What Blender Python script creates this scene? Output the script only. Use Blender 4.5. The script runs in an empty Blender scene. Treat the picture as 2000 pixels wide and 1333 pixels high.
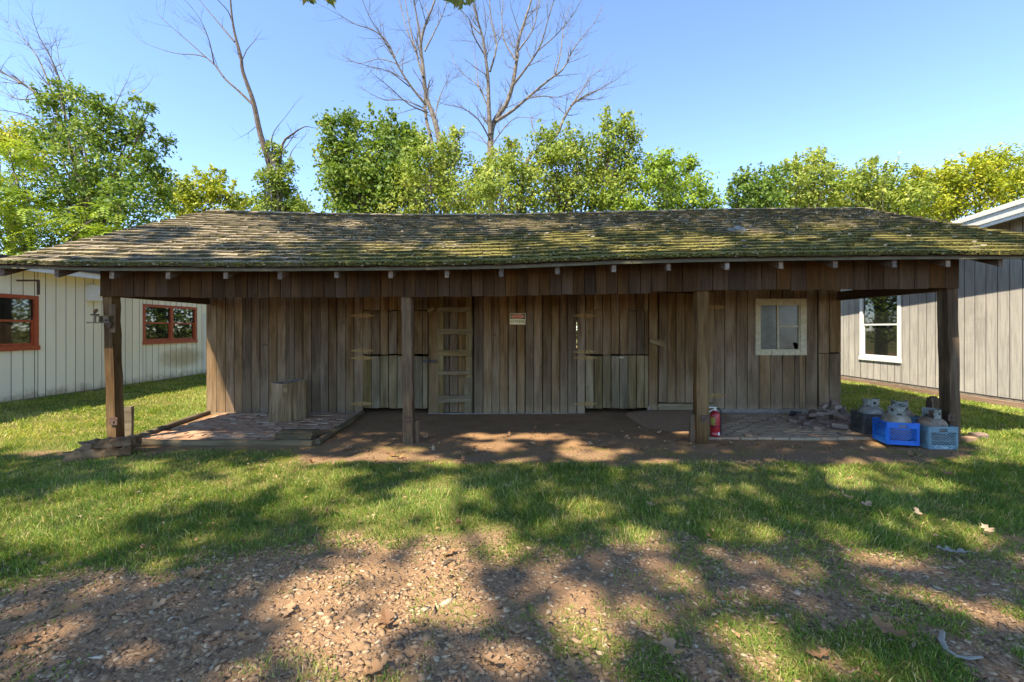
import bpy, math, random
import numpy as np
from mathutils import Vector, Matrix, Euler

random.seed(7)
rng = np.random.default_rng(7)
scene = bpy.context.scene
COL = scene.collection

# ------------------------------------------------------------------ camera
F = 889.0           # focal length in pixels of the 2000 px wide photograph (16 mm)
CZ = 1.47           # camera height
HY = 643.0          # horizon row
cam = bpy.data.cameras.new('camera')
cam.lens = 16.0; cam.sensor_width = 36.0
cam.shift_y = -(666.5 - HY) / 2000.0
cam.clip_start = 0.05; cam.clip_end = 2000
camo = bpy.data.objects.new('camera', cam); COL.objects.link(camo)
camo.location = (0, 0, CZ); camo.rotation_euler = (math.radians(90), 0, 0)
scene.camera = camo

# ------------------------------------------------------------------ sky, sun, exposure
SUN = Vector((-0.465, -0.55, 1.0)).normalized()
world = bpy.data.worlds.new('World'); scene.world = world; world.use_nodes = True
wn = world.node_tree
sky = wn.nodes.new('ShaderNodeTexSky'); sky.sky_type = 'NISHITA'; sky.sun_disc = False
sky.sun_elevation = math.asin(SUN.z); sky.sun_rotation = math.atan2(SUN.x, SUN.y)
sky.air_density = 0.7; sky.dust_density = 0.0; sky.ozone_density = 2.5; sky.altitude = 100
bgn = wn.nodes['Background']; bgn.inputs['Strength'].default_value = 0.143
wn.links.new(sky.outputs[0], bgn.inputs['Color'])
sl = bpy.data.lights.new('sun', 'SUN'); sl.energy = 3.9; sl.angle = math.radians(0.55); sl.color = (1.0, 0.88, 0.68)
so = bpy.data.objects.new('sun', sl); COL.objects.link(so)
so.rotation_euler = SUN.to_track_quat('Z', 'Y').to_euler(); so.location = (-8, -10, 20)
vs = scene.view_settings
vs.view_transform = 'Standard'; vs.look = 'None'; vs.exposure = 1.75; vs.gamma = 1.0; vs.use_curve_mapping = False

# ------------------------------------------------------------------ helpers
def P(x, y, Y):
    return Vector(((x - 1000) * Y / F, Y, CZ - (y - HY) * Y / F))
def sm(a, b, t):
    t = np.clip((t - a) / (b - a), 0, 1); return t * t * (3 - 2 * t)
def vnoise(x, y, scale, seed=0):
    x = np.asarray(x, float) * scale + 137.3 * seed; y = np.asarray(y, float) * scale + 71.7 * seed
    xi = np.floor(x); yi = np.floor(y); fx = x - xi; fy = y - yi
    fx = fx * fx * (3 - 2 * fx); fy = fy * fy * (3 - 2 * fy)
    def h(a, b):
        v = np.sin(a * 127.1 + b * 311.7 + seed * 17.17) * 43758.5453
        return v - np.floor(v)
    return (h(xi, yi) * (1 - fx) + h(xi + 1, yi) * fx) * (1 - fy) + (h(xi, yi + 1) * (1 - fx) + h(xi + 1, yi + 1) * fx) * fy
def fbm(x, y, s, seed=0):
    return 0.55 * vnoise(x, y, s, seed) + 0.3 * vnoise(x, y, s * 2.1, seed + 1) + 0.15 * vnoise(x, y, s * 4.3, seed + 2)

def tag(o, label=None, cat=None, group=None, kind=None):
    if label: o['label'] = label
    if cat: o['category'] = cat
    if group: o['group'] = group
    if kind: o['kind'] = kind
    return o
def link(name, me, mat=None, parent=None, loc=None, rot=None):
    o = bpy.data.objects.new(name, me); COL.objects.link(o)
    if mat is not None and me is not None and not me.materials: me.materials.append(mat)
    if parent: o.parent = parent
    if loc is not None: o.location = loc
    if rot is not None: o.rotation_euler = rot
    return o
def empty(name, loc=(0, 0, 0), rot=(0, 0, 0), parent=None):
    o = bpy.data.objects.new(name, None); COL.objects.link(o); o.location = loc; o.rotation_euler = rot
    o.empty_display_size = 0.1
    if parent: o.parent = parent
    return o
def mesh_np(name, V, faces, k, smooth=False, rnd=None, attrs=None):
    """V (n,3); faces (m,k) all k-gons"""
    me = bpy.data.meshes.new(name)
    V = np.asarray(V, np.float32); faces = np.asarray(faces, np.int32)
    m = len(faces)
    me.vertices.add(len(V)); me.vertices.foreach_set('co', V.ravel())
    me.loops.add(m * k); me.loops.foreach_set('vertex_index', faces.ravel())
    me.polygons.add(m); me.polygons.foreach_set('loop_start', np.arange(0, m * k, k, dtype=np.int32))
    me.polygons.foreach_set('loop_total', np.full(m, k, np.int32))
    if smooth: me.polygons.foreach_set('use_smooth', np.ones(m, bool))
    if rnd is not None:
        a = me.attributes.new('rnd', 'FLOAT', 'FACE'); a.data.foreach_set('value', np.asarray(rnd, np.float32))
    if attrs:
        for kx, v in attrs.items():
            a = me.attributes.new(kx, 'FLOAT', 'POINT'); a.data.foreach_set('value', np.asarray(v, np.float32))
    me.update(calc_edges=True)
    return me
class MB:
    def __init__(s): s.v = []; s.f = []; s.r = []
    def add(s, vs, fs, r=0.5):
        b = len(s.v); s.v += [tuple(v) for v in vs]; s.f += [tuple(i + b for i in f) for f in fs]; s.r += [r] * len(fs); return s
    def box(s, lo, hi, M=None, r=0.5):
        x0, y0, z0 = lo; x1, y1, z1 = hi
        vs = [Vector(p) for p in ((x0,y0,z0),(x1,y0,z0),(x1,y1,z0),(x0,y1,z0),(x0,y0,z1),(x1,y0,z1),(x1,y1,z1),(x0,y1,z1))]
        if M is not None: vs = [M @ v for v in vs]
        return s.add(vs, [(0,3,2,1),(4,5,6,7),(0,1,5,4),(1,2,6,5),(2,3,7,6),(3,0,4,7)], r)
    def bar(s, a, b, w, t, up=Vector((0,0,1)), r=0.5):
        a = Vector(a); b = Vector(b); d = (b - a); L = d.length; d.normalize()
        x = d.cross(up); x = x.normalized() if x.length > 1e-5 else Vector((1,0,0)); y = x.cross(d)
        M = Matrix((x, y, d)).transposed().to_4x4(); M.translation = a
        return s.box((-w/2, -t/2, 0), (w/2, t/2, L), M, r)
    def tube(s, pts, rad, n=6, cap=True, r=0.5):
        pts = [Vector(p) for p in pts]
        if not hasattr(rad, '__len__'): rad = [rad] * len(pts)
        b = len(s.v); prev = None
        for i, p in enumerate(pts):
            d = (pts[min(i+1, len(pts)-1)] - pts[max(i-1, 0)])
            d = d.normalized() if d.length > 1e-9 else Vector((0,0,1))
            if prev is None:
                x = d.cross(Vector((0.3, 0.2, 1))) if abs(d.z) < 0.9 else d.cross(Vector((0, 1, 0)))
            else:
                x = prev - d * prev.dot(d)
            x.normalize(); prev = x; y = d.cross(x)
            for k in range(n):
                a = 2 * math.pi * k / n
                s.v.append(tuple(p + (x * math.cos(a) + y * math.sin(a)) * rad[i]))
        for i in range(len(pts) - 1):
            for k in range(n):
                s.f.append((b+i*n+k, b+i*n+(k+1)%n, b+(i+1)*n+(k+1)%n, b+(i+1)*n+k)); s.r.append(r)
        if cap:
            s.f.append(tuple(b + k for k in range(n))[::-1]); s.r.append(r)
            e = b + (len(pts)-1)*n; s.f.append(tuple(e + k for k in range(n))); s.r.append(r)
        return s
    def lathe(s, prof, n=24, r=0.5, M=None):
        b = len(s.v)
        for (rr, z) in prof:
            for k in range(n):
                a = 2*math.pi*k/n; v = Vector((rr*math.cos(a), rr*math.sin(a), z))
                s.v.append(tuple(M @ v if M is not None else v))
        for i in range(len(prof)-1):
            for k in range(n):
                s.f.append((b+i*n+k, b+i*n+(k+1)%n, b+(i+1)*n+(k+1)%n, b+(i+1)*n+k)); s.r.append(r)
        s.f.append(tuple(b+k for k in range(n))[::-1]); s.r.append(r)
        e = b+(len(prof)-1)*n; s.f.append(tuple(e+k for k in range(n))); s.r.append(r)
        return s
    def prism(s, poly, y0, y1, M=None, r=0.5):      # polygon in x,z extruded along y
        n = len(poly); vs = [Vector((p[0], y0, p[1])) for p in poly] + [Vector((p[0], y1, p[1])) for p in poly]
        if M is not None: vs = [M @ v for v in vs]
        return s.add(vs, [tuple(range(n)), tuple(range(2*n-1, n-1, -1))] + [((k+1)%n, k, k+n, (k+1)%n+n) for k in range(n)], r)
    def mesh(s, name, smooth=False):
        me = bpy.data.meshes.new(name); me.from_pydata(s.v, [], s.f)
        a = me.attributes.new('rnd', 'FLOAT', 'FACE'); a.data.foreach_set('value', s.r)
        if smooth:
            me.polygons.foreach_set('use_smooth', [True]*len(me.polygons))
            me.set_sharp_from_angle(angle=math.radians(40))
        me.update(); return me
    def build(s, name, mat, parent=None, loc=None, rot=None, smooth=False):
        return link(name, s.mesh(name, smooth), mat, parent, loc, rot)

def board_mesh(w, t, L, axis='z', seg=5, jit=0.003, endjit=0.004, rnd=None):
    """rough board centred on x,y, from 0 to L along its length; a little uneven along its edges"""
    m = MB(); vs = []; fs = []
    for i in range(seg + 1):
        z = L * i / seg
        j = lambda a=jit: random.uniform(-a, a)
        e0 = j(endjit) if i in (0, seg) else 0
        for (sx, sy) in ((-1,-1),(1,-1),(1,1),(-1,1)):
            vs.append((sx*w/2 + j(), sy*t/2 + j(jit*0.5), z + e0 + (j(endjit) if i in (0, seg) else 0)))
    for i in range(seg):
        for k in range(4):
            fs.append((i*4+k, i*4+(k+1)%4, (i+1)*4+(k+1)%4, (i+1)*4+k))
    fs.append((3,2,1,0)); e = seg*4; fs.append((e, e+1, e+2, e+3))
    if axis == 'x': vs = [(v[2], v[1], v[0]) for v in vs]; fs = [f[::-1] for f in fs]
    if axis == 'y': vs = [(v[0], v[2], v[1]) for v in vs]; fs = [f[::-1] for f in fs]
    m.add(vs, fs, random.random() if rnd is None else rnd)
    return m.mesh('board')

# ------------------------------------------------------------------ materials
def new_mat(name):
    m = bpy.data.materials.new(name); m.use_nodes = True
    nt = m.node_tree; bs = nt.nodes['Principled BSDF']; return m, nt, bs
def nd(nt, t, **kw):
    n = nt.nodes.new(t)
    for k, v in kw.items():
        if k in n.inputs.keys() if hasattr(n.inputs, 'keys') else False: n.inputs[k].default_value = v
        else: setattr(n, k, v)
    return n
def noise(nt, vec, scale, detail=4, rough=0.6, dist=0.0):
    n = nt.nodes.new('ShaderNodeTexNoise'); n.inputs['Scale'].default_value = scale; n.inputs['Detail'].default_value = detail
    n.inputs['Roughness'].default_value = rough; n.inputs['Distortion'].default_value = dist
    if vec is not None: nt.links.new(vec, n.inputs['Vector'])
    return n.outputs['Fac']
def ramp(nt, fac, stops):
    n = nt.nodes.new('ShaderNodeValToRGB'); cr = n.color_ramp
    while len(cr.elements) < len(stops): cr.elements.new(0.5)
    for e, (p, c) in zip(cr.elements, stops): e.position = p; e.color = tuple(c) + (1,) if len(c) == 3 else c
    nt.links.new(fac, n.inputs['Fac']); return n.outputs['Color']
def mix(nt, fac, a, b, mode='MIX'):
    n = nt.nodes.new('ShaderNodeMix'); n.data_type = 'RGBA'; n.blend_type = mode
    for sock, v in ((n.inputs[0], fac), (n.inputs[6], a), (n.inputs[7], b)):
        if isinstance(v, bpy.types.NodeSocket): nt.links.new(v, sock)
        elif isinstance(v, (int, float)): sock.default_value = v
        else: sock.default_value = tuple(v) + (1,)
    return n.outputs[2]
def math_(nt, op, a, b=None, c=None, clamp=False):
    n = nt.nodes.new('ShaderNodeMath'); n.operation = op; n.use_clamp = clamp
    for i, v in enumerate((a, b, c)):
        if v is None: continue
        if isinstance(v, bpy.types.NodeSocket): nt.links.new(v, n.inputs[i])
        else: n.inputs[i].default_value = v
    return n.outputs[0]
def rng_(nt, v, a, b, c=0.0, d=1.0):
    n = nt.nodes.new('ShaderNodeMapRange'); nt.links.new(v, n.inputs[0])
    for i, q in zip((1,2,3,4), (a,b,c,d)): n.inputs[i].default_value = q
    n.interpolation_type = 'SMOOTHSTEP'; return n.outputs[0]
def bump(nt, bs, h, strength=0.4, dist=0.01):
    n = nt.nodes.new('ShaderNodeBump'); n.inputs['Strength'].default_value = strength; n.inputs['Distance'].default_value = dist
    nt.links.new(h, n.inputs['Height']); nt.links.new(n.outputs[0], bs.inputs['Normal'])
def objvec(nt, scale, world_=False):
    mp = nt.nodes.new('ShaderNodeMapping'); mp.inputs['Scale'].default_value = scale
    if world_:
        g = nt.nodes.new('ShaderNodeNewGeometry'); nt.links.new(g.outputs['Position'], mp.inputs['Vector'])
    else:
        t = nt.nodes.new('ShaderNodeTexCoord'); oi = nt.nodes.new('ShaderNodeObjectInfo')
        a = nt.nodes.new('ShaderNodeVectorMath'); a.operation = 'MULTIPLY_ADD'
        cx = nt.nodes.new('ShaderNodeCombineXYZ')
        for i in range(3): nt.links.new(oi.outputs['Random'], cx.inputs[i])
        nt.links.new(cx.outputs[0], a.inputs[0]); a.inputs[1].default_value = (37.0, 23.0, 51.0)
        nt.links.new(t.outputs['Object'], a.inputs[2]); nt.links.new(a.outputs[0], mp.inputs['Vector'])
    return mp.outputs[0]
def attr(nt, name):
    a = nt.nodes.new('ShaderNodeAttribute'); a.attribute_name = name; return a.outputs['Fac']

def wood(name, dark, light, grey=None, axis='z', fine=1.0, rough=0.85, bumpy=0.5, greyamt=0.5, var=0.35, stain=None):
    m, nt, bs = new_mat(name)
    s = {'z': (38*fine, 38*fine, 1.6), 'x': (1.6, 38*fine, 38*fine), 'y': (38*fine, 1.6, 38*fine)}[axis]
    b = {'z': (6, 6, 1.1), 'x': (1.1, 6, 6), 'y': (6, 1.1, 6)}[axis]
    v = objvec(nt, s); v2 = objvec(nt, b); v3 = objvec(nt, (1, 1, 1))
    g = noise(nt, v, 1.0, 6, 0.65, 0.6); bl = noise(nt, v2, 1.0, 4, 0.6, 0.3)
    col = ramp(nt, g, [(0.28, dark), (0.72, light)])
    if grey is not None:
        col = mix(nt, math_(nt, 'MULTIPLY', rng_(nt, bl, 0.38, 0.68), greyamt), col, grey)
    knots = noise(nt, v3, 7.0, 2, 0.5)
    col = mix(nt, rng_(nt, knots, 0.70, 0.80, 0, 0.6), col, tuple(c*0.35 for c in dark))
    oi = nt.nodes.new('ShaderNodeObjectInfo')
    val = math_(nt, 'MULTIPLY_ADD', oi.outputs['Random'], var, 1.0 - var*0.5)
    val = math_(nt, 'MULTIPLY', val, rng_(nt, bl, 0.2, 0.8, 0.78, 1.2))
    hs = nt.nodes.new('ShaderNodeHueSaturation'); nt.links.new(col, hs.inputs['Color']); nt.links.new(val, hs.inputs['Value'])
    # hue drift from one board to the next
    wob = math_(nt, 'FRACT', math_(nt, 'MULTIPLY', oi.outputs['Random'], 7.13))
    nt.links.new(math_(nt, 'MULTIPLY_ADD', wob, 0.35, 0.8), hs.inputs['Saturation'])
    out = hs.outputs[0]
    if stain:                       # pale splash-bleached foot of the boards, and a taller fade that is part bleaching, part porch shade
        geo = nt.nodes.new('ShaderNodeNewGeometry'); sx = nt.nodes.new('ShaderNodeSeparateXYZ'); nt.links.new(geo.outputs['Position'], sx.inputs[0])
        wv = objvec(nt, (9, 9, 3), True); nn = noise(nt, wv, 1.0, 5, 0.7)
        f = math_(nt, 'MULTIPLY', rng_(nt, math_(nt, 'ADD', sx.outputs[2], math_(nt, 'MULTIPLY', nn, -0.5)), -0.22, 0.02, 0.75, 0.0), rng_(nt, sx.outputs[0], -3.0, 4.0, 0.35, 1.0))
        f = math_(nt, 'MAXIMUM', f, rng_(nt, math_(nt, 'ADD', sx.outputs[2], math_(nt, 'MULTIPLY', nn, -1.6)), -0.55, 0.35, 0.26, 0.0))  # taller fade: bleaching plus the porch's darker-upward shade put into the colour
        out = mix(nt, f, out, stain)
    nt.links.new(out, bs.inputs['Base Color'])
    bs.inputs['Roughness'].default_value = rough; bs.inputs['Specular IOR Level'].default_value = 0.25
    h = math_(nt, 'ADD', g, math_(nt, 'MULTIPLY', noise(nt, v, 3.0, 3), 0.4))
    bump(nt, bs, h, bumpy, 0.006)
    return m
def plain(name, c, rough=0.6, metal=0.0, spec=0.4, nscale=20, namt=0.25, c2=None, bumpy=0.0):
    m, nt, bs = new_mat(name)
    v = objvec(nt, (1, 1, 1)); n = noise(nt, v, nscale, 5, 0.65)
    c2 = c2 or tuple(x*(1-namt) for x in c)
    nt.links.new(ramp(nt, n, [(0.35, c2), (0.65, c)]), bs.inputs['Base Color'])
    bs.inputs['Roughness'].default_value = rough; bs.inputs['Metallic'].default_value = metal; bs.inputs['Specular IOR Level'].default_value = spec
    if bumpy: bump(nt, bs, n, bumpy, 0.004)
    return m
def leafmat(name, stops, trans=0.35, rough=0.55, attrname='rnd'):
    m, nt, bs = new_mat(name)
    c = ramp(nt, attr(nt, attrname), stops)
    nt.links.new(c, bs.inputs['Base Color']); bs.inputs['Roughness'].default_value = rough; bs.inputs['Specular IOR Level'].default_value = 0.3
    tr = nt.nodes.new('ShaderNodeBsdfTranslucent'); nt.links.new(mix(nt, 1.0, c, (1.0, 1.0, 0.55), 'MULTIPLY'), tr.inputs['Color'])
    ms = nt.nodes.new('ShaderNodeMixShader'); ms.inputs[0].default_value = trans
    nt.links.new(bs.outputs[0], ms.inputs[1]); nt.links.new(tr.outputs[0], ms.inputs[2])
    nt.links.new(ms.outputs[0], nt.nodes['Material Output'].inputs['Surface']); return m

M = {}
M['wall'] = wood('weathered_wall_wood', (0.030,0.0155,0.006), (0.225,0.130,0.054), (0.225,0.160,0.098), 'z', var=0.6, fine=1.5, bumpy=0.7, stain=(0.31,0.225,0.135))  # stain tints the bleached foot and the fade that is partly porch shade
M['wallx'] = wood('weathered_wood_across', (0.07,0.047,0.02), (0.24,0.17,0.082), (0.22,0.17,0.10), 'x')
M['door'] = wood('weathered_door_wood', (0.058,0.038,0.014), (0.235,0.165,0.072), (0.235,0.18,0.10), 'z', greyamt=0.6, var=0.45, fine=1.5)
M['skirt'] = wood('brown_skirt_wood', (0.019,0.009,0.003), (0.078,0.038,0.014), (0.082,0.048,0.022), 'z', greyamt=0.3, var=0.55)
M['beam'] = wood('dark_beam_wood', (0.05,0.034,0.024), (0.13,0.09,0.062), None, 'y')
M['post'] = wood('post_wood', (0.030,0.016,0.006), (0.140,0.080,0.035), (0.20,0.14,0.078), 'z', greyamt=0.5, bumpy=0.9)
M['tail'] = wood('painted_rafter_tail', (0.055,0.04,0.027), (0.23,0.185,0.14), None, 'y', var=0.9)
M['log'] = wood('bare_log_wood', (0.07,0.042,0.018), (0.31,0.21,0.11), (0.28,0.22,0.15), 'z', fine=0.9, bumpy=1.0)
M['logend'] = plain('log_end_grain', (0.34,0.27,0.19), 0.9, nscale=30, namt=0.5)
M['timber'] = wood('edging_timber_wood', (0.07,0.05,0.027), (0.21,0.155,0.088), (0.20,0.17,0.105), 'x', fine=0.6, bumpy=0.8)
M['timbery'] = wood('edging_timber_wood_y', (0.07,0.05,0.027), (0.21,0.155,0.088), (0.20,0.17,0.105), 'y', fine=0.6, bumpy=0.8)
M['rot'] = wood('rotten_wood', (0.045,0.022,0.009), (0.21,0.12,0.055), (0.21,0.15,0.09), 'x', fine=0.5, bumpy=1.0)
M['trim'] = plain('cream_trim_paint', (0.50,0.44,0.29), 0.7, nscale=14, c2=(0.36,0.30,0.19))
M['strip'] = plain('pale_drip_strip', (0.10,0.09,0.05), 0.8, nscale=6, c2=(0.06,0.052,0.026))
M['hinge'] = plain('rusty_yellow_hinge', (0.36,0.25,0.085), 0.7, nscale=60, c2=(0.15,0.065,0.025))
M['iron'] = plain('dark_iron', (0.06,0.05,0.045), 0.6, 0.5)
M['rust'] = plain('rusted_steel', (0.15,0.085,0.055), 0.8, 0.2, c2=(0.06,0.035,0.025))

# roof shakes with moss
def shake_mat():
    m, nt, bs = new_mat('mossy_cedar_shakes')
    v = objvec(nt, (60, 7, 7), True); g = noise(nt, v, 1.0, 5, 0.65, 0.5)
    r0 = attr(nt, 'rnd'); r = math_(nt, 'ABSOLUTE', r0)
    col = ramp(nt, g, [(0.3, (0.12,0.092,0.06)), (0.72, (0.37,0.305,0.21))])
    hs = nt.nodes.new('ShaderNodeHueSaturation'); nt.links.new(col, hs.inputs['Color'])
    nt.links.new(math_(nt, 'MULTIPLY_ADD', r, 0.7, 0.65), hs.inputs['Value'])
    wv = objvec(nt, (1,1,1), True)
    n1 = noise(nt, wv, 0.7, 4, 0.6); n2 = noise(nt, wv, 5.0, 5, 0.7); n3 = noise(nt, wv, 28.0, 3, 0.6)
    geo = nt.nodes.new('ShaderNodeNewGeometry'); sx = nt.nodes.new('ShaderNodeSeparateXYZ'); nt.links.new(geo.outputs['Position'], sx.inputs[0])
    reg = rng_(nt, sx.outputs[0], -5.5, 0.5, -0.10, 0.12)           # more moss towards the middle and right
    low = rng_(nt, sx.outputs[1], 5.2, 8.8, 0.16, -0.16)            # and towards the wet eave
    f = math_(nt, 'ADD', math_(nt, 'ADD', math_(nt, 'MULTIPLY', n1, 0.62), math_(nt, 'MULTIPLY', n2, 0.38)), math_(nt, 'ADD', reg, low))
    f = rng_(nt, math_(nt, 'ADD', f, math_(nt, 'MULTIPLY_ADD', r, 0.1, -0.05)), 0.53, 0.72)
    moss = ramp(nt, n3, [(0.3, (0.06,0.058,0.012)), (0.5, (0.15,0.135,0.022)), (0.72, (0.27,0.22,0.05))])
    col = mix(nt, math_(nt, 'MULTIPLY', f, 0.85), hs.outputs[0], moss)
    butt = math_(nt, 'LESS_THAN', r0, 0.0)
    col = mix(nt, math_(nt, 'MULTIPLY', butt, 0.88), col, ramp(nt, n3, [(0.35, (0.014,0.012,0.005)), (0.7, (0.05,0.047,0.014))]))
    lich = rng_(nt, noise(nt, wv, 16.0, 3, 0.5), 0.66, 0.72, 0, 0.7)
    col = mix(nt, lich, col, (0.33,0.33,0.26))
    nt.links.new(col, bs.inputs['Base Color']); bs.inputs['Roughness'].default_value = 0.95; bs.inputs['Specular IOR Level'].default_value = 0.1
    bump(nt, bs, math_(nt, 'ADD', math_(nt, 'MULTIPLY', n3, f), g), 0.7, 0.012)
    return m
M['shake'] = shake_mat()
M['moss'] = leafmat('roof_moss', [(0, (0.045,0.05,0.012)), (0.5, (0.12,0.12,0.025)), (0.85, (0.22,0.20,0.06)), (1, (0.30,0.29,0.20))], 0.1, 0.95)
M['litter'] = leafmat('roof_litter', [(0, (0.10,0.08,0.055)), (0.5, (0.20,0.17,0.12)), (1, (0.30,0.25,0.17))], 0.05, 0.9)
M['bark'] = plain('grey_bark', (0.22,0.19,0.155), 0.9, nscale=9, c2=(0.08,0.066,0.05), bumpy=0.6)
M['bark_d'] = plain('brown_bark', (0.14,0.11,0.085), 0.9, nscale=9, c2=(0.06,0.045,0.035), bumpy=0.6)
M['leaf_a'] = leafmat('leaf_mid', [(0,(0.078,0.143,0.020)),(0.5,(0.221,0.298,0.043)),(0.9,(0.416,0.454,0.086)),(1,(0.520,0.493,0.129))], 0.4)
M['leaf_b'] = leafmat('leaf_deep', [(0,(0.050,0.106,0.017)),(0.5,(0.138,0.225,0.034)),(0.9,(0.288,0.349,0.055)),(1,(0.388,0.387,0.097))], 0.4)
M['leaf_y'] = leafmat('leaf_yellowing', [(0,(0.127,0.184,0.014)),(0.5,(0.333,0.380,0.029)),(0.85,(0.529,0.494,0.034)),(1,(0.598,0.494,0.057))], 0.4)
M['leaf_g'] = leafmat('leaf_bright', [(0,(0.084,0.155,0.015)),(0.5,(0.227,0.335,0.040)),(1,(0.431,0.527,0.066))], 0.4)
M['leaf_o'] = leafmat('leaf_oak', [(0,(0.10,0.13,0.03)),(0.6,(0.20,0.24,0.06)),(1,(0.30,0.26,0.08))], 0.5)
M['grass'] = leafmat('grass_blades', [(0,(0.091,0.171,0.027)),(0.35,(0.195,0.299,0.044)),(0.7,(0.342,0.409,0.067)),(0.86,(0.488,0.451,0.122)),(1,(0.634,0.537,0.281))], 0.45)
M['gravel'] = leafmat('gravel_stones', [(0,(0.12,0.075,0.042)),(0.25,(0.22,0.145,0.09)),(0.45,(0.28,0.175,0.095)),(0.7,(0.36,0.235,0.13)),(0.88,(0.41,0.31,0.195)),(1,(0.54,0.45,0.32))], 0.0, 0.9)
M['dead_leaf'] = leafmat('dead_leaf', [(0,(0.16,0.085,0.045)),(0.5,(0.36,0.20,0.09)),(1,(0.46,0.34,0.22))], 0.2, 0.7)
M['pale_leaf'] = plain('pale_dead_leaf', (0.32,0.285,0.225), 0.9, nscale=25)
def brick_mat(name, a, b, c):
    m, nt, bs = new_mat(name)
    oi = nt.nodes.new('ShaderNodeObjectInfo'); col = ramp(nt, oi.outputs['Random'], [(0, a), (0.5, b), (1, c)])
    w = objvec(nt, (1,1,1), True); n = noise(nt, w, 14, 5, 0.7); n2 = noise(nt, w, 2.2, 4, 0.6); n3 = noise(nt, w, 90, 3, 0.6)
    col = mix(nt, rng_(nt, n, 0.4, 0.75, 0, 0.65), col, (0.30,0.235,0.17))
    col = mix(nt, rng_(nt, n2, 0.5, 0.75, 0, 0.5), col, (0.15,0.095,0.06))
    nt.links.new(col, bs.inputs['Base Color']); bs.inputs['Roughness'].default_value = 0.92; bs.inputs['Specular IOR Level'].default_value = 0.15
    bump(nt, bs, math_(nt, 'ADD', n, n3), 0.5, 0.004); return m
M['brick_l'] = brick_mat('worn_patio_brick', (0.36,0.185,0.105), (0.43,0.26,0.155), (0.50,0.355,0.235))
M['brick_r'] = brick_mat('tan_patio_brick', (0.30,0.18,0.105), (0.36,0.245,0.15), (0.33,0.255,0.16))
M['rubble'] = brick_mat('rubble_brick', (0.15,0.095,0.075), (0.22,0.15,0.12), (0.32,0.24,0.19))

# siding
def siding(name, c, c2, axis='z', streak=0.3, dirt=None, dz=0.35):
    m, nt, bs = new_mat(name)
    v = objvec(nt, (30, 30, 2.0), True); g = noise(nt, v, 1.0, 5, 0.65); w = objvec(nt, (1,1,0.6), True); n = noise(nt, w, 1.3, 4, 0.6)
    saw = noise(nt, objvec(nt, (3, 3, 60), True), 1.0, 4, 0.6)
    col = mix(nt, rng_(nt, g, 0.35, 0.75, 0, streak), c, c2); col = mix(nt, rng_(nt, n, 0.45, 0.75, 0, streak), col, c2)
    oi = nt.nodes.new('ShaderNodeObjectInfo'); hs = nt.nodes.new('ShaderNodeHueSaturation'); nt.links.new(col, hs.inputs['Color'])
    nt.links.new(math_(nt, 'MULTIPLY_ADD', oi.outputs['Random'], 0.12, 0.94), hs.inputs['Value']); col = hs.outputs[0]
    if dirt:
        geo = nt.nodes.new('ShaderNodeNewGeometry'); sx = nt.nodes.new('ShaderNodeSeparateXYZ'); nt.links.new(geo.outputs['Position'], sx.inputs[0])
        nn = noise(nt, objvec(nt, (5,5,5), True), 1.0, 5, 0.7)
        f = rng_(nt, math_(nt, 'ADD', sx.outputs[2], math_(nt, 'MULTIPLY', nn, -0.45)), -0.12, dz-0.2, 0.85, 0.0)
        col = mix(nt, f, col, dirt)
        # one brown rot stain low on the wall
        dy = math_(nt, 'DIVIDE', math_(nt, 'SUBTRACT', sx.outputs[1], 12.55), 1.05); dzz = math_(nt, 'DIVIDE', math_(nt, 'SUBTRACT', sx.outputs[2], 0.68), 0.34)
        d = math_(nt, 'ADD', math_(nt, 'MULTIPLY', dy, dy), math_(nt, 'MULTIPLY', dzz, dzz))
        f2 = rng_(nt, math_(nt, 'ADD', d, math_(nt, 'MULTIPLY', nn, 0.9)), 0.3, 1.5, 0.75, 0.0)
        col = mix(nt, f2, col, (0.38,0.26,0.09))
    col = mix(nt, math_(nt, 'LESS_THAN', attr(nt, 'rnd'), 0.0), col, (0.045,0.04,0.032))      # groove shade painted onto the board edges
    nt.links.new(col, bs.inputs['Base Color']); bs.inputs['Roughness'].default_value = 0.8; bs.inputs['Specular IOR Level'].default_value = 0.2
    bump(nt, bs, math_(nt, 'ADD', g, math_(nt, 'MULTIPLY', saw, 1.2)), 0.5, 0.005); return m
M['white_siding'] = siding('cream_painted_siding', (0.90,0.85,0.68), (0.80,0.73,0.55), dirt=(0.33,0.27,0.17))
M['grey_siding'] = siding('weathered_grey_siding', (0.46,0.435,0.395), (0.26,0.245,0.225), streak=0.85)
M['red_paint'] = plain('red_window_paint', (0.46,0.10,0.035), 0.6, nscale=12, c2=(0.34,0.065,0.022))
M['white_paint'] = plain('white_window_vinyl', (0.78,0.78,0.76), 0.5, namt=0.08)
M['metal_trim'] = plain('pale_metal_trim', (0.66,0.66,0.62), 0.45, 0.2, namt=0.12)
M['soffit'] = plain('grey_soffit', (0.30,0.29,0.27), 0.7)
M['roofing'] = plain('dark_roofing', (0.07,0.065,0.06), 0.9)
M['groove'] = plain('groove_shade_backing', (0.06,0.055,0.045), 0.9)  # dark colour stands in for the shade inside the siding grooves
M['foundation'] = plain('stained_foundation', (0.28,0.24,0.19), 0.9, nscale=8, c2=(0.16,0.13,0.10))
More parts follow.
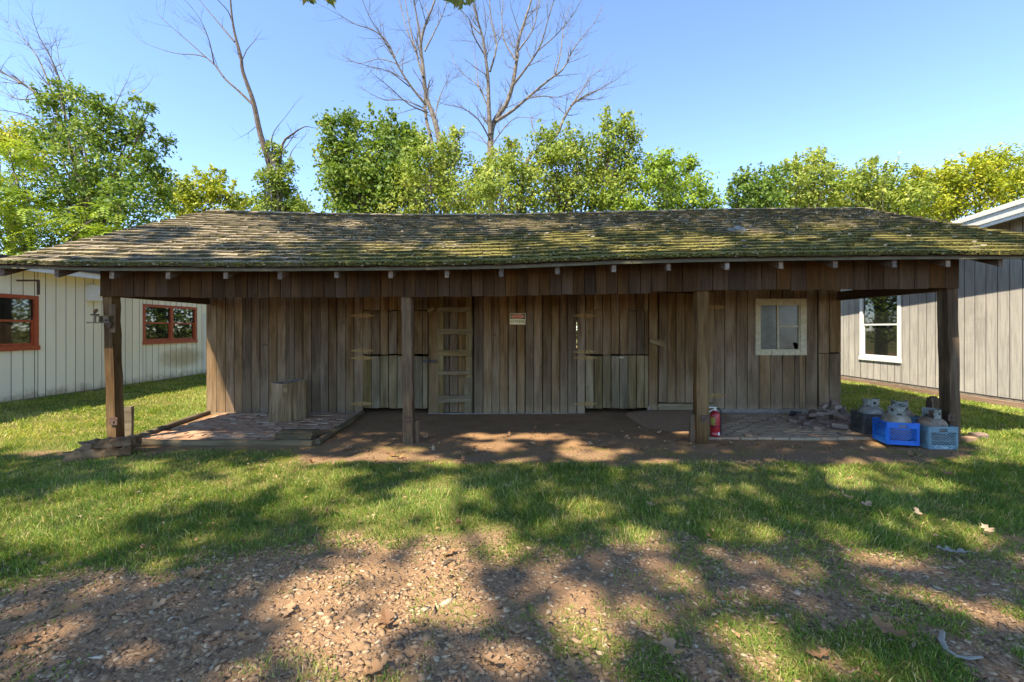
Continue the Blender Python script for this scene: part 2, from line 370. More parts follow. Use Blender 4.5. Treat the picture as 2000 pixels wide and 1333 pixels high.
def glassmat(name, c, rough, spec=0.5, dirt=None):
    m, nt, bs = new_mat(name)
    n = noise(nt, objvec(nt, (1,1,1), True), 6, 5, 0.65)
    if dirt: nt.links.new(ramp(nt, n, [(0.35, c), (0.7, dirt)]), bs.inputs['Base Color'])
    else: bs.inputs['Base Color'].default_value = tuple(c) + (1,)
    bs.inputs['Roughness'].default_value = rough; bs.inputs['Specular IOR Level'].default_value = spec; bs.inputs['IOR'].default_value = 1.5
    return m
M['glass'] = glassmat('dark_window_glass', (0.012,0.014,0.012), 0.03, 1.0)
M['dusty'] = glassmat('dusty_window_glass', (0.040,0.044,0.040), 0.2, 0.5, (0.085,0.09,0.08))
M['black'] = plain('black_void', (0.006,0.006,0.006), 0.9)
M['red_ext'] = plain('extinguisher_red', (0.36,0.009,0.016), 0.3, spec=0.6, nscale=5, namt=0.12)
M['rubber'] = plain('black_rubber', (0.02,0.02,0.022), 0.5)
M['alu'] = plain('cast_aluminium', (0.62,0.63,0.62), 0.4, 0.6)
M['label_y'] = plain('yellow_label', (0.42,0.37,0.05), 0.5, nscale=60, c2=(0.20,0.21,0.05))
M['label_p'] = plain('faded_pink_label', (0.55,0.14,0.15), 0.5, nscale=60)
M['label_w'] = plain('white_sticker', (0.75,0.74,0.72), 0.5)
M['blue_crate'] = plain('bright_blue_plastic', (0.008,0.13,0.55), 0.42, spec=0.5, nscale=8, namt=0.18)
M['grey_crate'] = plain('faded_blue_grey_plastic', (0.17,0.27,0.31), 0.6, nscale=9, c2=(0.12,0.20,0.24))
M['black_crate'] = plain('dusty_black_plastic', (0.035,0.036,0.037), 0.6, nscale=14, c2=(0.085,0.08,0.072))
M['teal_crate'] = plain('dull_teal_plastic', (0.05,0.13,0.19), 0.6, nscale=9)
M['tank_a'] = plain('tank_grey_paint', (0.25,0.245,0.22), 0.6, nscale=9, c2=(0.12,0.11,0.09))
M['tank_b'] = plain('tank_tan_paint', (0.30,0.265,0.20), 0.6, nscale=9, c2=(0.15,0.11,0.065))
M['tank_c'] = plain('tank_rusty_paint', (0.22,0.175,0.13), 0.65, nscale=9, c2=(0.09,0.055,0.035))
M['collar'] = plain('collar_grey_paint', (0.24,0.25,0.215), 0.6, nscale=16, c2=(0.12,0.115,0.095))
M['sign_w'] = plain('aged_sign_white', (0.80,0.74,0.50), 0.5, nscale=9, c2=(0.66,0.58,0.32))
M['sign_r'] = plain('sign_red', (0.55,0.06,0.02), 0.5, namt=0.15)
M['sign_k'] = plain('sign_black', (0.02,0.02,0.018), 0.5)
M['sign_l'] = plain('sign_cream_letters', (0.78,0.62,0.42), 0.5)
M['crate_text'] = plain('pale_moulded_letters', (0.62,0.68,0.66), 0.6)

# ------------------------------------------------------------------ ground
WY = 7.94           # shed front wall
def gz(X, Y):
    X = np.asarray(X, float); Y = np.asarray(Y, float)
    z = 0.13 * sm(-5.6, -9.0, X) + 0.05 * sm(6.2, 9.0, X)
    out = 1 - sm(-5.7, -5.2, X) * (1 - sm(5.6, 6.1, X)) * sm(4.9, 5.4, Y) * (1 - sm(12.6, 13.2, Y))
    z = z + out * (0.05 * (fbm(X, Y, 0.5, 3) - 0.5) + 0.02 * (vnoise(X, Y, 2.5, 5) - 0.5))
    z = z + 0.022 * (fbm(X, Y, 1.6, 9) - 0.5) * (1 - out)
    return z
def grass_density(X, Y):
    X = np.asarray(X, float); Y = np.asarray(Y, float)
    n = fbm(X, Y, 1.4, 11); n2 = fbm(X, Y, 2.2, 21); n3 = fbm(X, Y, 3.2, 31)
    Yb = np.interp(X, [-6,-3,-2,-1,0,.6,1.2,1.6,2.5,3.5,6], [2.45,2.56,2.68,2.98,2.95,3.1,3.0,2.88,2.98,3.12,3.2]) + 0.75 * (n - 0.5) + 0.5 * (n3 - 0.5)
    d = sm(Yb - 0.15, Yb + 0.40, Y) * (0.55 + 0.45 * sm(0.3, 0.55, n2))
    Yt = np.interp(X, [-5.3,-2.5,-2.2,0,2,5.0,5.5], [5.58,5.5,5.15,5.0,5.05,5.15,5.5]) + 0.35 * (n2 - 0.5)
    inside = (1 - sm(Yt - 0.25, Yt + 0.05, Y))
    thin = 0.16 * sm(0.45, 0.6, n3) * (1 - sm(5.45, 5.75, Y))
    side = np.maximum(1 - sm(-5.35, -5.1, X), sm(5.45, 5.75, X + 0.3 * (n2 - 0.5)))
    top = np.maximum(np.maximum(inside, side), thin)
    d = d * top
    f = np.interp(X, [-4,-1.2,-0.3,0.6,1.3,4], [0.08,0.12,0.32,0.42,0.56,0.64])
    tuft = sm(0.58, 0.80, n3 + 0.34 * f) * f
    tuft = tuft * (0.6 + 0.9 * sm(2.7, 1.9, Y))
    d = np.maximum(d, tuft * (1 - sm(Yb, Yb + .2, Y)))
    bare = np.exp(-(((X + 5.45) / 0.5) ** 2 + ((Y - 5.35) / 0.22) ** 2))
    d = d * (1 - 0.95 * bare)
    d = np.where((X > -5.35) & (X < 5.75) & (Y > 7.9) & (Y < 12.2), 0, d)
    d = np.where((X < -9.05) & (Y < 14.5), 0, d); d = np.where((X > 9.1) & (Y < 14.5), 0, d)
    return np.clip(d, 0, 1)
xs = np.concatenate([[-300,-150,-80,-50,-35,-25,-19,-15], np.arange(-12, 12.01, 0.1), [15,19,25,35,50,80,150,300]])
ys = np.concatenate([[-150,-60,-25,-10,-4,-1,0.3], np.arange(1.0, 15.01, 0.1), [17,20,25,32,45,70,120,300]])
GX, GY = np.meshgrid(xs, ys); GZ = gz(GX, GY)
nx, ny = len(xs), len(ys)
idx = np.arange(nx * ny).reshape(ny, nx)
fq = np.stack([idx[:-1,:-1], idx[:-1,1:], idx[1:,1:], idx[1:,:-1]], -1).reshape(-1, 4)
gd = grass_density(GX, GY)
gravel = (1 - sm(2.9, 3.4, GY + 0.5 * (fbm(GX, GY, 1.3, 51) - 0.5)))
porch = sm(5.2, 5.7, GY) * sm(-5.4, -5.1, GX) * (1 - sm(5.5, 5.9, GX))
me = mesh_np('ground', np.stack([GX, GY, GZ], -1).reshape(-1, 3), fq, 4, True, attrs={'grass': gd.ravel(), 'gravel': gravel.ravel(), 'porch': porch.ravel()})
def ground_mat():
    m, nt, bs = new_mat('ground_soil')
    w = objvec(nt, (1,1,1), True); a = noise(nt, w, 3, 5, 0.65); b = noise(nt, w, 45, 4, 0.7); c = noise(nt, w, 14, 4, 0.6)
    soil = ramp(nt, b, [(0.3, (0.13,0.078,0.043)), (0.55, (0.25,0.157,0.09)), (0.75, (0.37,0.26,0.165))])
    soil = mix(nt, rng_(nt, a, 0.4, 0.7, 0, 0.55), soil, (0.23,0.15,0.095))
    clay = mix(nt, rng_(nt, c, 0.4, 0.7), (0.27,0.158,0.08), (0.36,0.225,0.125))
    soil = mix(nt, math_(nt, 'MULTIPLY', attr(nt, 'gravel'), 0.6), soil, clay)
    porch = ramp(nt, b, [(0.3, (0.15,0.085,0.042)), (0.6, (0.28,0.172,0.092)), (0.8, (0.42,0.285,0.175))])
    soil = mix(nt, attr(nt, 'porch'), soil, mix(nt, rng_(nt, a, 0.35, 0.7, 0, 0.7), porch, (0.33,0.195,0.10)))
    mossy = rng_(nt, noise(nt, w, 2.0, 5, 0.7), 0.5, 0.65, 0, 0.7)
    gc = ramp(nt, c, [(0.3, (0.08,0.10,0.022)), (0.7, (0.17,0.18,0.042))])
    f = rng_(nt, attr(nt, 'grass'), 0.1, 0.7, 0, 0.85)
    col = mix(nt, f, soil, mix(nt, rng_(nt, b, 0.4, 0.7, 0, 0.5), gc, (0.17,0.13,0.065)))
    geo = nt.nodes.new('ShaderNodeNewGeometry'); sx = nt.nodes.new('ShaderNodeSeparateXYZ'); nt.links.new(geo.outputs['Position'], sx.inputs[0])
    band = math_(nt, 'MULTIPLY', rng_(nt, sx.outputs[1], 4.85, 5.15), rng_(nt, sx.outputs[1], 5.9, 5.4))
    col = mix(nt, math_(nt, 'MULTIPLY', band, mossy), col, (0.19,0.18,0.03))
    nt.links.new(col, bs.inputs['Base Color']); bs.inputs['Roughness'].default_value = 0.95; bs.inputs['Specular IOR Level'].default_value = 0.1
    bump(nt, bs, math_(nt, 'ADD', b, c), 0.8, 0.015); return m
tag(link('ground', me, ground_mat()), kind='structure')
def G(X, Y): return float(gz(X, Y))

# grass blades
def make_grass(n, x0, x1, y0, y1, lmin, lmax, wid, wfun=None, seed=1, drybias=0.0):
    r = np.random.default_rng(seed)
    N = n
    X = r.uniform(x0, x1, N)
    # more blades near the camera
    u = r.random(N); k = 1.2
    Y = (y0**(1-k) + u * (y1**(1-k) - y0**(1-k))) ** (1/(1-k)) if y0 > 0 else r.uniform(y0, y1, N)
    d = grass_density(X, Y)
    clump = 0.25 + 1.5 * fbm(X, Y, 5, 61)
    keep = r.random(N) < d * clump
    X = X[keep]; Y = Y[keep]; d = d[keep]; N = len(X)
    tall = 0.3 + 0.8 * fbm(X, Y, 1.1, 71) + 0.7 * fbm(X, Y, 6, 73)
    L = r.uniform(lmin, lmax, N) * tall * (0.6 + 0.4 * d)
    L *= 0.62 + 0.38 * sm(2.5, 3.2, Y)
    L *= np.where((Y > 4.95) & (np.abs(X) < 5.3), 0.6, 1)
    th = r.uniform(0, 2*np.pi, N) + 0.0
    flow = fbm(X, Y, 0.8, 81) * 9
    th = np.where(r.random(N) < 0.5, flow + r.normal(0, .6, N), th)
    lean = r.uniform(0.35, 1.35, N)
    dx = np.cos(th); dy = np.sin(th)
    W = wid * r.uniform(0.5, 1.3, N) * np.where(r.random(N) < .08, 1.7, 1)
    ph = th + np.pi/2 + r.normal(0, .5, N); px = np.cos(ph) * W/2; py = np.sin(ph) * W/2
    Z = gz(X, Y) - 0.004
    hx = np.sin(lean*0.6) * L * .5; hz = np.cos(lean*0.6) * L * .5
    tx = hx + np.sin(lean*1.25) * L * .5; tz = hz + np.cos(lean*1.25) * L * .5
    V = np.empty((N, 5, 3))
    V[:,0] = np.stack([X-px, Y-py, Z], 1); V[:,1] = np.stack([X+px, Y+py, Z], 1)
    V[:,2] = np.stack([X+dx*hx+px*.8, Y+dy*hx+py*.8, Z+hz], 1); V[:,3] = np.stack([X+dx*hx-px*.8, Y+dy*hx-py*.8, Z+hz], 1)
    V[:,4] = np.stack([X+dx*tx, Y+dy*tx, Z+tz], 1)
    b = np.arange(N)[:,None] * 5
    tris = np.concatenate([b+[0,1,2], b+[0,2,3], b+[3,2,4]], 1).reshape(-1, 3)
    dry = 0.5*fbm(X, Y, 0.9, 91) + 0.5*fbm(X, Y, 4, 95)
    rv = np.clip(r.normal(0.36, 0.17, N) + (dry - 0.5) * 0.85 + drybias + 0.12*(1-d), 0, 0.9)
    rv = np.where(r.random(N) < 0.12 + 0.25 * sm(0.45, 0.65, dry), r.uniform(0.85, 1, N), rv)
    return mesh_np('grass', V.reshape(-1, 3), tris, 3, False, np.repeat(rv, 3))
g1 = link('grass', make_grass(520000, -6.6, 6.6, 1.6, 6.2, 0.034, 0.082, 0.0046, seed=3), M['grass'])
tag(g1, 'patchy green lawn grass in front of the wooden shed', 'grass', kind='stuff')
g2 = link('grass', make_grass(110000, -10.0, -5.1, 6.0, 18, 0.035, 0.08, 0.010, seed=4, drybias=0.14), M['grass'])
tag(g2, 'sunny lawn grass between the shed and the cream building', 'grass', kind='stuff')
g3 = link('grass', make_grass(110000, 5.3, 10.0, 6.0, 18, 0.035, 0.08, 0.010, seed=5, drybias=0.14), M['grass'])
tag(g3, 'sunny lawn grass between the shed and the grey building', 'grass', kind='stuff')

# gravel
def make_gravel(n, seed=9):
    r = np.random.default_rng(seed)
    X = r.uniform(-5.5, 5.5, n); Y = 1.5 + 1.95 * r.random(n) ** 1.15
    dens = 1 - 0.9 * sm(0.35, 0.85, grass_density(X, Y)) - 0.9 * sm(3.0, 3.4, Y + 0.5 * (fbm(X, Y, 1.3, 51) - .5))
    dens *= 0.5 + 0.8 * sm(0.25, 0.6, fbm(X, Y, 1.9, 55))
    k = r.random(n) < dens; X = X[k]; Y = Y[k]; n = len(X)
    ico = np.array([(1,0,.15),(.45,.85,-.1),(-.55,.8,.2),(-1,0,-.1),(-.4,-.85,.15),(.6,-.75,-.15),(.15,.05,1.0),(0,0,-1.0)])
    fc = np.array([(0,1,6),(1,2,6),(2,3,6),(3,4,6),(4,5,6),(5,0,6),(1,0,7),(3,2,7),(5,4,7),(2,1,7),(4,3,7),(0,5,7)])
    S = np.clip(r.lognormal(math.log(0.0066), 0.6, n), 0.003, 0.018)
    S = np.where(r.random(n) < 0.02, S * 1.7, S)
    V = ico[None] * (1 + r.normal(0, 0.2, (n, 8, 1)))
    V = V * np.stack([r.uniform(1.0, 2.0, n), r.uniform(0.7, 1.2, n), r.uniform(0.2, 0.4, n)], 1)[:, None, :] * S[:, None, None]
    tl = r.normal(0, 0.25, n); c, s = np.cos(tl)[:,None], np.sin(tl)[:,None]
    V = np.stack([V[:,:,0]*c - V[:,:,2]*s, V[:,:,1], V[:,:,0]*s + V[:,:,2]*c], -1)
    a = r.uniform(0, 2*np.pi, n); c, s = np.cos(a)[:,None], np.sin(a)[:,None]
    V = np.stack([V[:,:,0]*c - V[:,:,1]*s, V[:,:,0]*s + V[:,:,1]*c, V[:,:,2]], -1)
    V += np.stack([X, Y, gz(X, Y) + S*0.0], 1)[:, None, :]
    T = (np.arange(n)[:,None,None]*8 + fc[None]).reshape(-1, 3)
    rv = np.clip(r.normal(0.45, 0.25, n), 0, 0.9); rv = np.where(r.random(n) < 0.006, r.uniform(.9, 1, n), rv)
    return mesh_np('gravel', V.reshape(-1, 3), T, 3, False, np.repeat(rv, 12))
tag(link('gravel', make_gravel(86000), M['gravel']), 'reddish brown gravel of the drive in front of the grass', 'gravel', kind='stuff')

# ------------------------------------------------------------------ the shed
EY, RY = 5.30, 9.10          # front eave, ridge (distance)
_e = [(-400,526),(0,526),(200,531),(500,532),(800,530),(1000,526.5),(1200,518),(1368,514),(1560,511),(1800,508.5),(2000,508),(2400,508)]
_eX = [(x-1000)*EY/F for x, y in _e]; _eZ = [CZ + (HY-y)*EY/F for x, y in _e]
_r = [(300,411),(395,412),(600,418),(800,421),(1000,420),(1200,415),(1400,410),(1640,408),(1800,408)]
_rX = [(x-1000)*RY/F for x, y in _r]; _rZ = [CZ + (HY-y)*RY/F for x, y in _r]
def eave_z(X): return np.interp(X, _eX, _eZ)           # underside of the drip strip
def ridge_z(X): return np.interp(X, _rX, _rZ)
def deck_z(X, Y):                                      # underside of the deck
    t = (np.asarray(Y) - EY) / (RY - EY); e = eave_z(X) + 0.03; rr = ridge_z(X) - 0.06
    return e + (rr - e) * np.where(t <= 1, t, 2 - t)
XL, XR = -6.02, 6.98
SXL, SXR = -5.33, 5.735      # shed walls
shed = empty('wooden_shed', (0.2, WY, 0))
tag(shed, 'long low brown plank shed with mossy shake roof and open porch', 'shed')
SHED_INV = Matrix.Translation((-0.2, -WY, 0))
def sub(name, parent=shed):
    o = empty(name, (-0.2, -WY, 0) if parent is shed else (0,0,0)); o.parent = parent; return o
wall = sub('wall'); skirt = sub('skirt'); roof = sub('roof'); patio_l = None
S = F / WY
def wx(px): return (px - 1000) / S
def wz(py): return CZ - (py - HY) / S
def plank(x0, x1, z0, z1, Y, t, parent, mat, name='plank', gap=0.012, lean=0.0):
    w = (x1 - x0) - gap * random.uniform(0.5, 1.6)
    o = link(name, board_mesh(w, t, z1 - z0, 'z', 4, 0.0022, 0.006), mat, parent, ((x0+x1)/2 + random.uniform(-1,1)*0.001, Y + random.uniform(-0.005, 0.004), z0), (random.uniform(-.0015,.0015), lean + random.uniform(-.0015,.0015), 0))
    return o
def run(pxs, y0, y1, Y, parent, mat, t=0.024, **kw):
    for a, b in zip(pxs[:-1], pxs[1:]):
        plank(wx(a), wx(b), wz(y1) if y1 is not None else 0.0, wz(y0) if y0 else 3.22, Y, t, parent, mat, **kw)
Z = lambda base, sc, L: [base + v / sc for v in L]
left = Z(400, 2.516, [10,60,104,146,188,230,273,316,358,400,442,484,526,568,608,651,692,734,778])
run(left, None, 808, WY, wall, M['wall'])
# above and around the first stall door
d1 = Z(400, 2.516, [778,821,863,905,947,989,1031,1072,1098])
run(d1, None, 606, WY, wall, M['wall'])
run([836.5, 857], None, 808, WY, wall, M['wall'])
# ladder bay: recessed boards
run([857, 876, 893.5, 910.5, 925], None, 808, WY + 0.10, wall, M['wall'])
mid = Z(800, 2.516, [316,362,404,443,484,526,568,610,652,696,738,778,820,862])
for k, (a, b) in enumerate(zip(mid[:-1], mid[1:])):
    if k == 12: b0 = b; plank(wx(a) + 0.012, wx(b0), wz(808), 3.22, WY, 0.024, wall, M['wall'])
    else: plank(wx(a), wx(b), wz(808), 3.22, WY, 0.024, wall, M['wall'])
d2 = Z(800, 2.516, [862,904,946,988,1030,1071,1112,1151,1172])
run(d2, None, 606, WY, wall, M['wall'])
run([1266.5, 1284.5], None, 806, WY, wall, M['wall'])
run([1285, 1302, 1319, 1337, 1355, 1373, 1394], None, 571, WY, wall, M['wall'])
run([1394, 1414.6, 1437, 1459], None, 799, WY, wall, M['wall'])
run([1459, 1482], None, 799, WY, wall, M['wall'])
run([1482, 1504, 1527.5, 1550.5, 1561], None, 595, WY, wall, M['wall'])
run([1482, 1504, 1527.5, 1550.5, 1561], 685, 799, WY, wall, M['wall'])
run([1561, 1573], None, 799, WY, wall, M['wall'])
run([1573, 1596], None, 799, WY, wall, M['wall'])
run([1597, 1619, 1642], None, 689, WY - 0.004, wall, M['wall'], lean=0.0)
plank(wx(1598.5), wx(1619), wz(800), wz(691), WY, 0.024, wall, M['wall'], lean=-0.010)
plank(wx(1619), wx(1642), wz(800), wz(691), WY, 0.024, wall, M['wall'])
# sill under the third door
m = MB(); m.box((wx(1285), WY-0.03, 0.0), (wx(1394), WY+0.03, wz(788)-0.004)); m.build('sill', M['wallx'], wall)
# concrete sill stretches
m = MB(); m.box((wx(836.5), WY-0.05, -0.05), (wx(1142), WY+0.05, 0.008)); m.build('footing', M['foundation'], wall)
m = MB(); m.box((SXL, WY-0.02, -0.05), (wx(709), WY+0.05, 0.015)); m.build('footing', M['foundation'], wall)
m = MB(); m.box((wx(1394), WY-0.03, -0.05), (SXR, WY+0.05, wz(799))); m.build('footing', M['foundation'], wall)
# side and rear walls (seen only through gaps)
BY = 11.7
for X in (SXL, SXR):
    m = MB()
    yy = WY + 0.02
    while yy < BY:
        m.box((X-0.012, yy, 0), (X+0.012, yy+0.152, float(deck_z(X, min(yy, 2*RY-yy))) - 0.12)); yy += 0.156
    m.build('side_wall', M['wall'], wall)
m = MB(); m.box((SXL, BY, 0), (1.58, BY+0.03, 2.7)); m.box((1.72, BY, 0), (SXR, BY+0.03, 2.7)); m.box((1.58, BY, 0), (1.72, BY+0.03, .98)); m.box((1.58, BY, 1.68), (1.72, BY+0.03, 2.7)); m.build('rear_wall', M['wall'], wall)

# stall doors: upper and lower leaves
def hinge(parent, x, y, w=0.40, h=0.072, Y=WY-0.036):
    hx = empty('hinge', (wx(x), Y, wz(y))); hx.parent = parent
    for s in (-1, 1):
        b = MB(); b.prism([(s*0.012,-h*.5),(s*0.05,-h*.5),(s*w*.5,-h*.10),(s*w*.5,h*.10),(s*0.05,h*.5),(s*0.012,h*.5)][::s], -0.004, 0.004); b.build('hinge_leaf', M['hinge'], hx)
    b = MB(); b.tube([(0,-0.006,-h*.55),(0,-0.006,h*.55)], 0.010, 8); b.build('knuckle', M['rust'], hx)
def hinge_flat(parent, x, y, w=0.40, h=0.072, Y=WY-0.044):
    b = MB(); X, Zc = wx(x), wz(y)
    for s in (-1, 1):
        b.prism([(X+s*0.012,Zc-h*.5),(X+s*0.05,Zc-h*.5),(X+s*w*.5,Zc-h*.10),(X+s*w*.5,Zc+h*.10),(X+s*0.05,Zc+h*.5),(X+s*0.012,Zc+h*.5)][::s], Y-0.004, Y+0.004)
    b.tube([(X,Y-0.006,Zc-h*.55),(X,Y-0.006,Zc+h*.55)], 0.010, 8)
    b.build('hinge', M['hinge'], parent)
def leaf_door(pxs, y0, y1, Y=WY-0.012, mat='wall'):
    dr = sub('stall_door')
    for a, b in zip(pxs[:-1], pxs[1:]):
        plank(wx(a), wx(b), wz(y1), wz(y0), Y, 0.028, dr, M[mat])
    m = MB()
    for yy in (y0 + 8, y1 - 8):
        m.box((wx(pxs[0])+0.02, Y+0.016, wz(yy)-0.045), (wx(pxs[-1])-0.02, Y+0.04, wz(yy)+0.045))
    m.build('brace', M['wallx'], dr); return dr
u1 = leaf_door(d1, 608, 692); hinge_flat(u1, 709, 617); hinge_flat(u1, 709, 685)
l1 = leaf_door(d1, 695.5, 797, WY-.02, 'door'); hinge_flat(l1, 709.5, 699.5); hinge_flat(l1, 708, 788)
m = MB(); m.box((wx(826), WY-0.075, wz(708)), (wx(853), WY-0.055, wz(703))); m.tube([(wx(838), WY-0.09, wz(707)), (wx(838), WY-0.09, wz(700))], 0.016, 8); m.build('hasp', M['iron'], l1)
u2 = leaf_door(d2, 606.5, 692); hinge_flat(u2, 1142, 617); hinge_flat(u2, 1142, 687.5)
l2 = leaf_door(d2, 695, 797, WY-.02, 'door'); hinge_flat(l2, 1143, 699); hinge_flat(l2, 1142, 788)
m = MB(); m.box((wx(1201), WY-0.034, wz(700)), (wx(1217), WY-0.028, wz(697))); m.build('patch', M['trim'], l2)
m = MB(); m.tube([(wx(1264), WY-0.05, 0.0), (wx(1266), WY-0.04, 0.07), (wx(1265), WY-0.03, 0.13)], [0.05,0.03,0.012], 7); m.build('door_stop', M['foundation'], l2)
u3 = leaf_door([1285.5, 1302, 1319, 1337, 1355, 1373, 1393.5], 573, 786); hinge_flat(u3, 1394.5, 600.5); hinge_flat(u3, 1394.5, 772)
def button(x, y, L, w, ang, Y=WY-0.045, parent=wall):
    n = 6; poly = []
    for k in range(n+1): a = -math.pi/2 + math.pi*k/n; poly.append((L/2 - w*.3 + w*.3*math.cos(a), w/2*math.sin(a)))
    for k in range(n+1): a = math.pi/2 + math.pi*k/n; poly.append((-L/2 + w*.3 + w*.3*math.cos(a), w/2*math.sin(a)))
    b = MB(); b.prism(poly, -0.015, 0.015); b.build('turn_button', M['wallx'], parent, (wx(x), Y, wz(y)), (0, ang, 0))
button(843, 606, 0.135, 0.065, -0.5); button(1258, 602.5, 0.15, 0.06, math.pi/2-0.05); button(1283, 668.5, 0.29, 0.10, 0.30)

# ladder fixed over the recessed bay
lad = sub('ladder')
link('rail', board_mesh(wx(866.5)-wx(856.5), 0.035, 2.6, 'z', 6, 0.003), M['door'], lad, (wx(861.5), WY-0.005, wz(808)+0.01))
link('rail', board_mesh(0.10, 0.035, 1.55, 'z', 5, 0.003), M['door'], lad, (wx(916), WY+0.012, wz(738)+0.004))
link('rail', board_mesh(0.13, 0.03, wz(739)-wz(807), 'z', 3, 0.003), M['door'], lad, (wx(914.5), WY+0.008, wz(807)))
for y, h in ((606, .08), (648, .092), (689, .098), (728.5, .055), (779, .115)):
    link('rung', board_mesh(h, 0.03, wx(921.5)-wx(856)+random.uniform(-.02,.02), 'x', 4, 0.004), M['wallx'], lad, (wx(855.5)+random.uniform(-.01,.01), WY-0.045, wz(y)), (0, random.uniform(-.012,.012), 0))

# window
win = sub('window')
fy = WY - 0.026
m = MB(); m.box((wx(1473.5), fy-0.014, wz(694)), (wx(1482.5), fy+0.014, wz(584))); m.build('frame', M['trim'], win)
m = MB(); m.box((wx(1561), fy-0.014, wz(694)), (wx(1573), fy+0.014, wz(584))); m.build('frame', M['trim'], win)
for (a, b) in ((1482.5,1504),(1504,1527.5),(1527.5,1550.5),(1550.5,1561)):
    m = MB(); m.box((wx(a)+.002, fy-0.012, wz(595)), (wx(b)-.002, fy+0.012, wz(584))); m.build('frame', M['trim'], win)
    m = MB(); m.box((wx(a)+.002, fy-0.012, wz(694)), (wx(b)-.002, fy+0.012, wz(685))); m.build('frame', M['trim'], win)
sash = MB()
sash.box((wx(1482.5), WY-0.03, wz(597)), (wx(1561), WY+0.0, wz(595))); sash.box((wx(1482.5), WY-0.03, wz(685)), (wx(1561), WY+0.0, wz(682.5)))
sash.box((wx(1482.5), WY-0.025, wz(682.5)), (wx(1484.5), WY+0.0, wz(597))); sash.box((wx(1558.5), WY-0.025, wz(682.5)), (wx(1561), WY+0.0, wz(597)))
sash.build('sash', M['trim'], win)
m = MB(); m.bar((wx(1519), WY-0.012, wz(682)), (wx(1517.5), WY-0.012, wz(597)), 0.026, 0.02, Vector((0,1,0))); m.build('muntin', M['trim'], win)
m = MB(); m.box((wx(1520), WY-0.018, wz(639)), (wx(1558), WY-0.006, wz(637))); m.build('muntin', M['trim'], win)
m = MB(); m.box((wx(1484.5), WY-0.004, wz(682)), (wx(1517.5), WY, wz(597))); m.build('pane', M['dusty'], win)
m = MB(); m.box((wx(1520), WY-0.004, wz(637)), (wx(1558.5), WY, wz(597))); m.build('pane', M['dusty'], win)
m = MB(); x0, x1, z0, z1 = wx(1520), wx(1558.5), wz(682), wz(639)
hole = [(x0,z0),(wx(1552),z0),(wx(1549.5),wz(674)),(wx(1548),wz(670)),(wx(1553),wz(669)),(wx(1558.5),wz(672)),(x1,z1),(x0,z1)]
m.prism(hole, WY-0.004, WY); m.build('pane', M['dusty'], win)
m = MB(); m.box((wx(1478), WY+0.35, wz(692)), (wx(1568), WY+0.36, wz(588))); m.build('dark_interior_sheet', M['black'], win)  # black sheet standing in for the dark interior behind the panes

# porch posts
posts = sub('porch')
def post(xt, xb, w, d, Y, zt, yb=None, z0=0.0):
    X0 = (xb-1000)*Y/F; X1 = (xt-1000)*Y/F
    o = link('post', board_mesh(w, d, zt-z0+0.06, 'z', 12, 0.006, 0.004), M['post'], posts, (X0, Y, z0-0.06), (0, math.atan2(X1-X0, zt-z0), 0)); return o
def skirt_bot(X): return np.interp(X, [(x-1000)*5.75/F for x in (196,400,900,1140,1262,1266,1440,1700,1873)], [CZ+(HY-y)*5.75/F for y in (579,582,580,576,573,570,567,566,562)])
PY = 5.86
p1 = post(217, 227, 0.108, 0.135, PY, 2.12); p2 = post(795.5, 799, 0.128, 0.13, PY, 2.12); p3 = post(1369, 1368.5, 0.15, 0.14, PY, 2.2); p4 = post(1849, 1857, 0.13, 0.15, PY, 2.2)
link('brace', board_mesh(0.10, 0.05, 0.42, 'z', 4, 0.006), M['post'], posts, ((1361-1000)*(PY+.02)/F-0.05, PY+0.02, -0.05), (0, 0.05, 0))
link('brace', board_mesh(0.07, 0.09, 0.34, 'z', 4, 0.006), M['post'], posts, ((808-1000)*(PY+.0)/F+0.03, PY+0.04, -0.05))
for (px, py) in ((222, 823), (799, 823), (1377, 818.5), (1859, 816)):
    q = P(px, py, PY-0.082); m = MB(); m.box((-.05,-.008,-.045), (.05,.008,.045)); m.tube([(0,-.02,0),(0,.0,0)], .014, 6); m.build('bolt_plate', M['rust'], posts, q, (0, random.uniform(-.05,.05), 0))
# header beams under the roof
def hbeam(x0, x1):
    n = 8; m = MB()
    for i in range(n):
        a = x0+(x1-x0)*i/n; b = x0+(x1-x0)*(i+1)/n
        za, zb = float(skirt_bot(a))+0.03, float(skirt_bot(b))+0.03
        vs = []
        for (X, z) in ((a, za), (b, zb)):
            for (yy, dz) in ((PY-.06,0),(PY+.06,0),(PY+.06,.17),(PY-.06,.17)): vs.append((X, yy, z+dz))
        m.add(vs, [(0,1,2,3),(7,6,5,4)]+[(k,k+4,(k+1)%4+4,(k+1)%4) for k in range(4)])
    m.build('header_beam', M['beam'], posts)
hbeam(-5.15, 5.62)
for X, z in ((-5.27, 1.92), (5.66, 1.99)):
    link('side_beam', board_mesh(0.08, 0.15, WY-PY-0.1, 'y', 3, 0.003), M['beam'], posts, (X, PY+0.03, z+0.05))

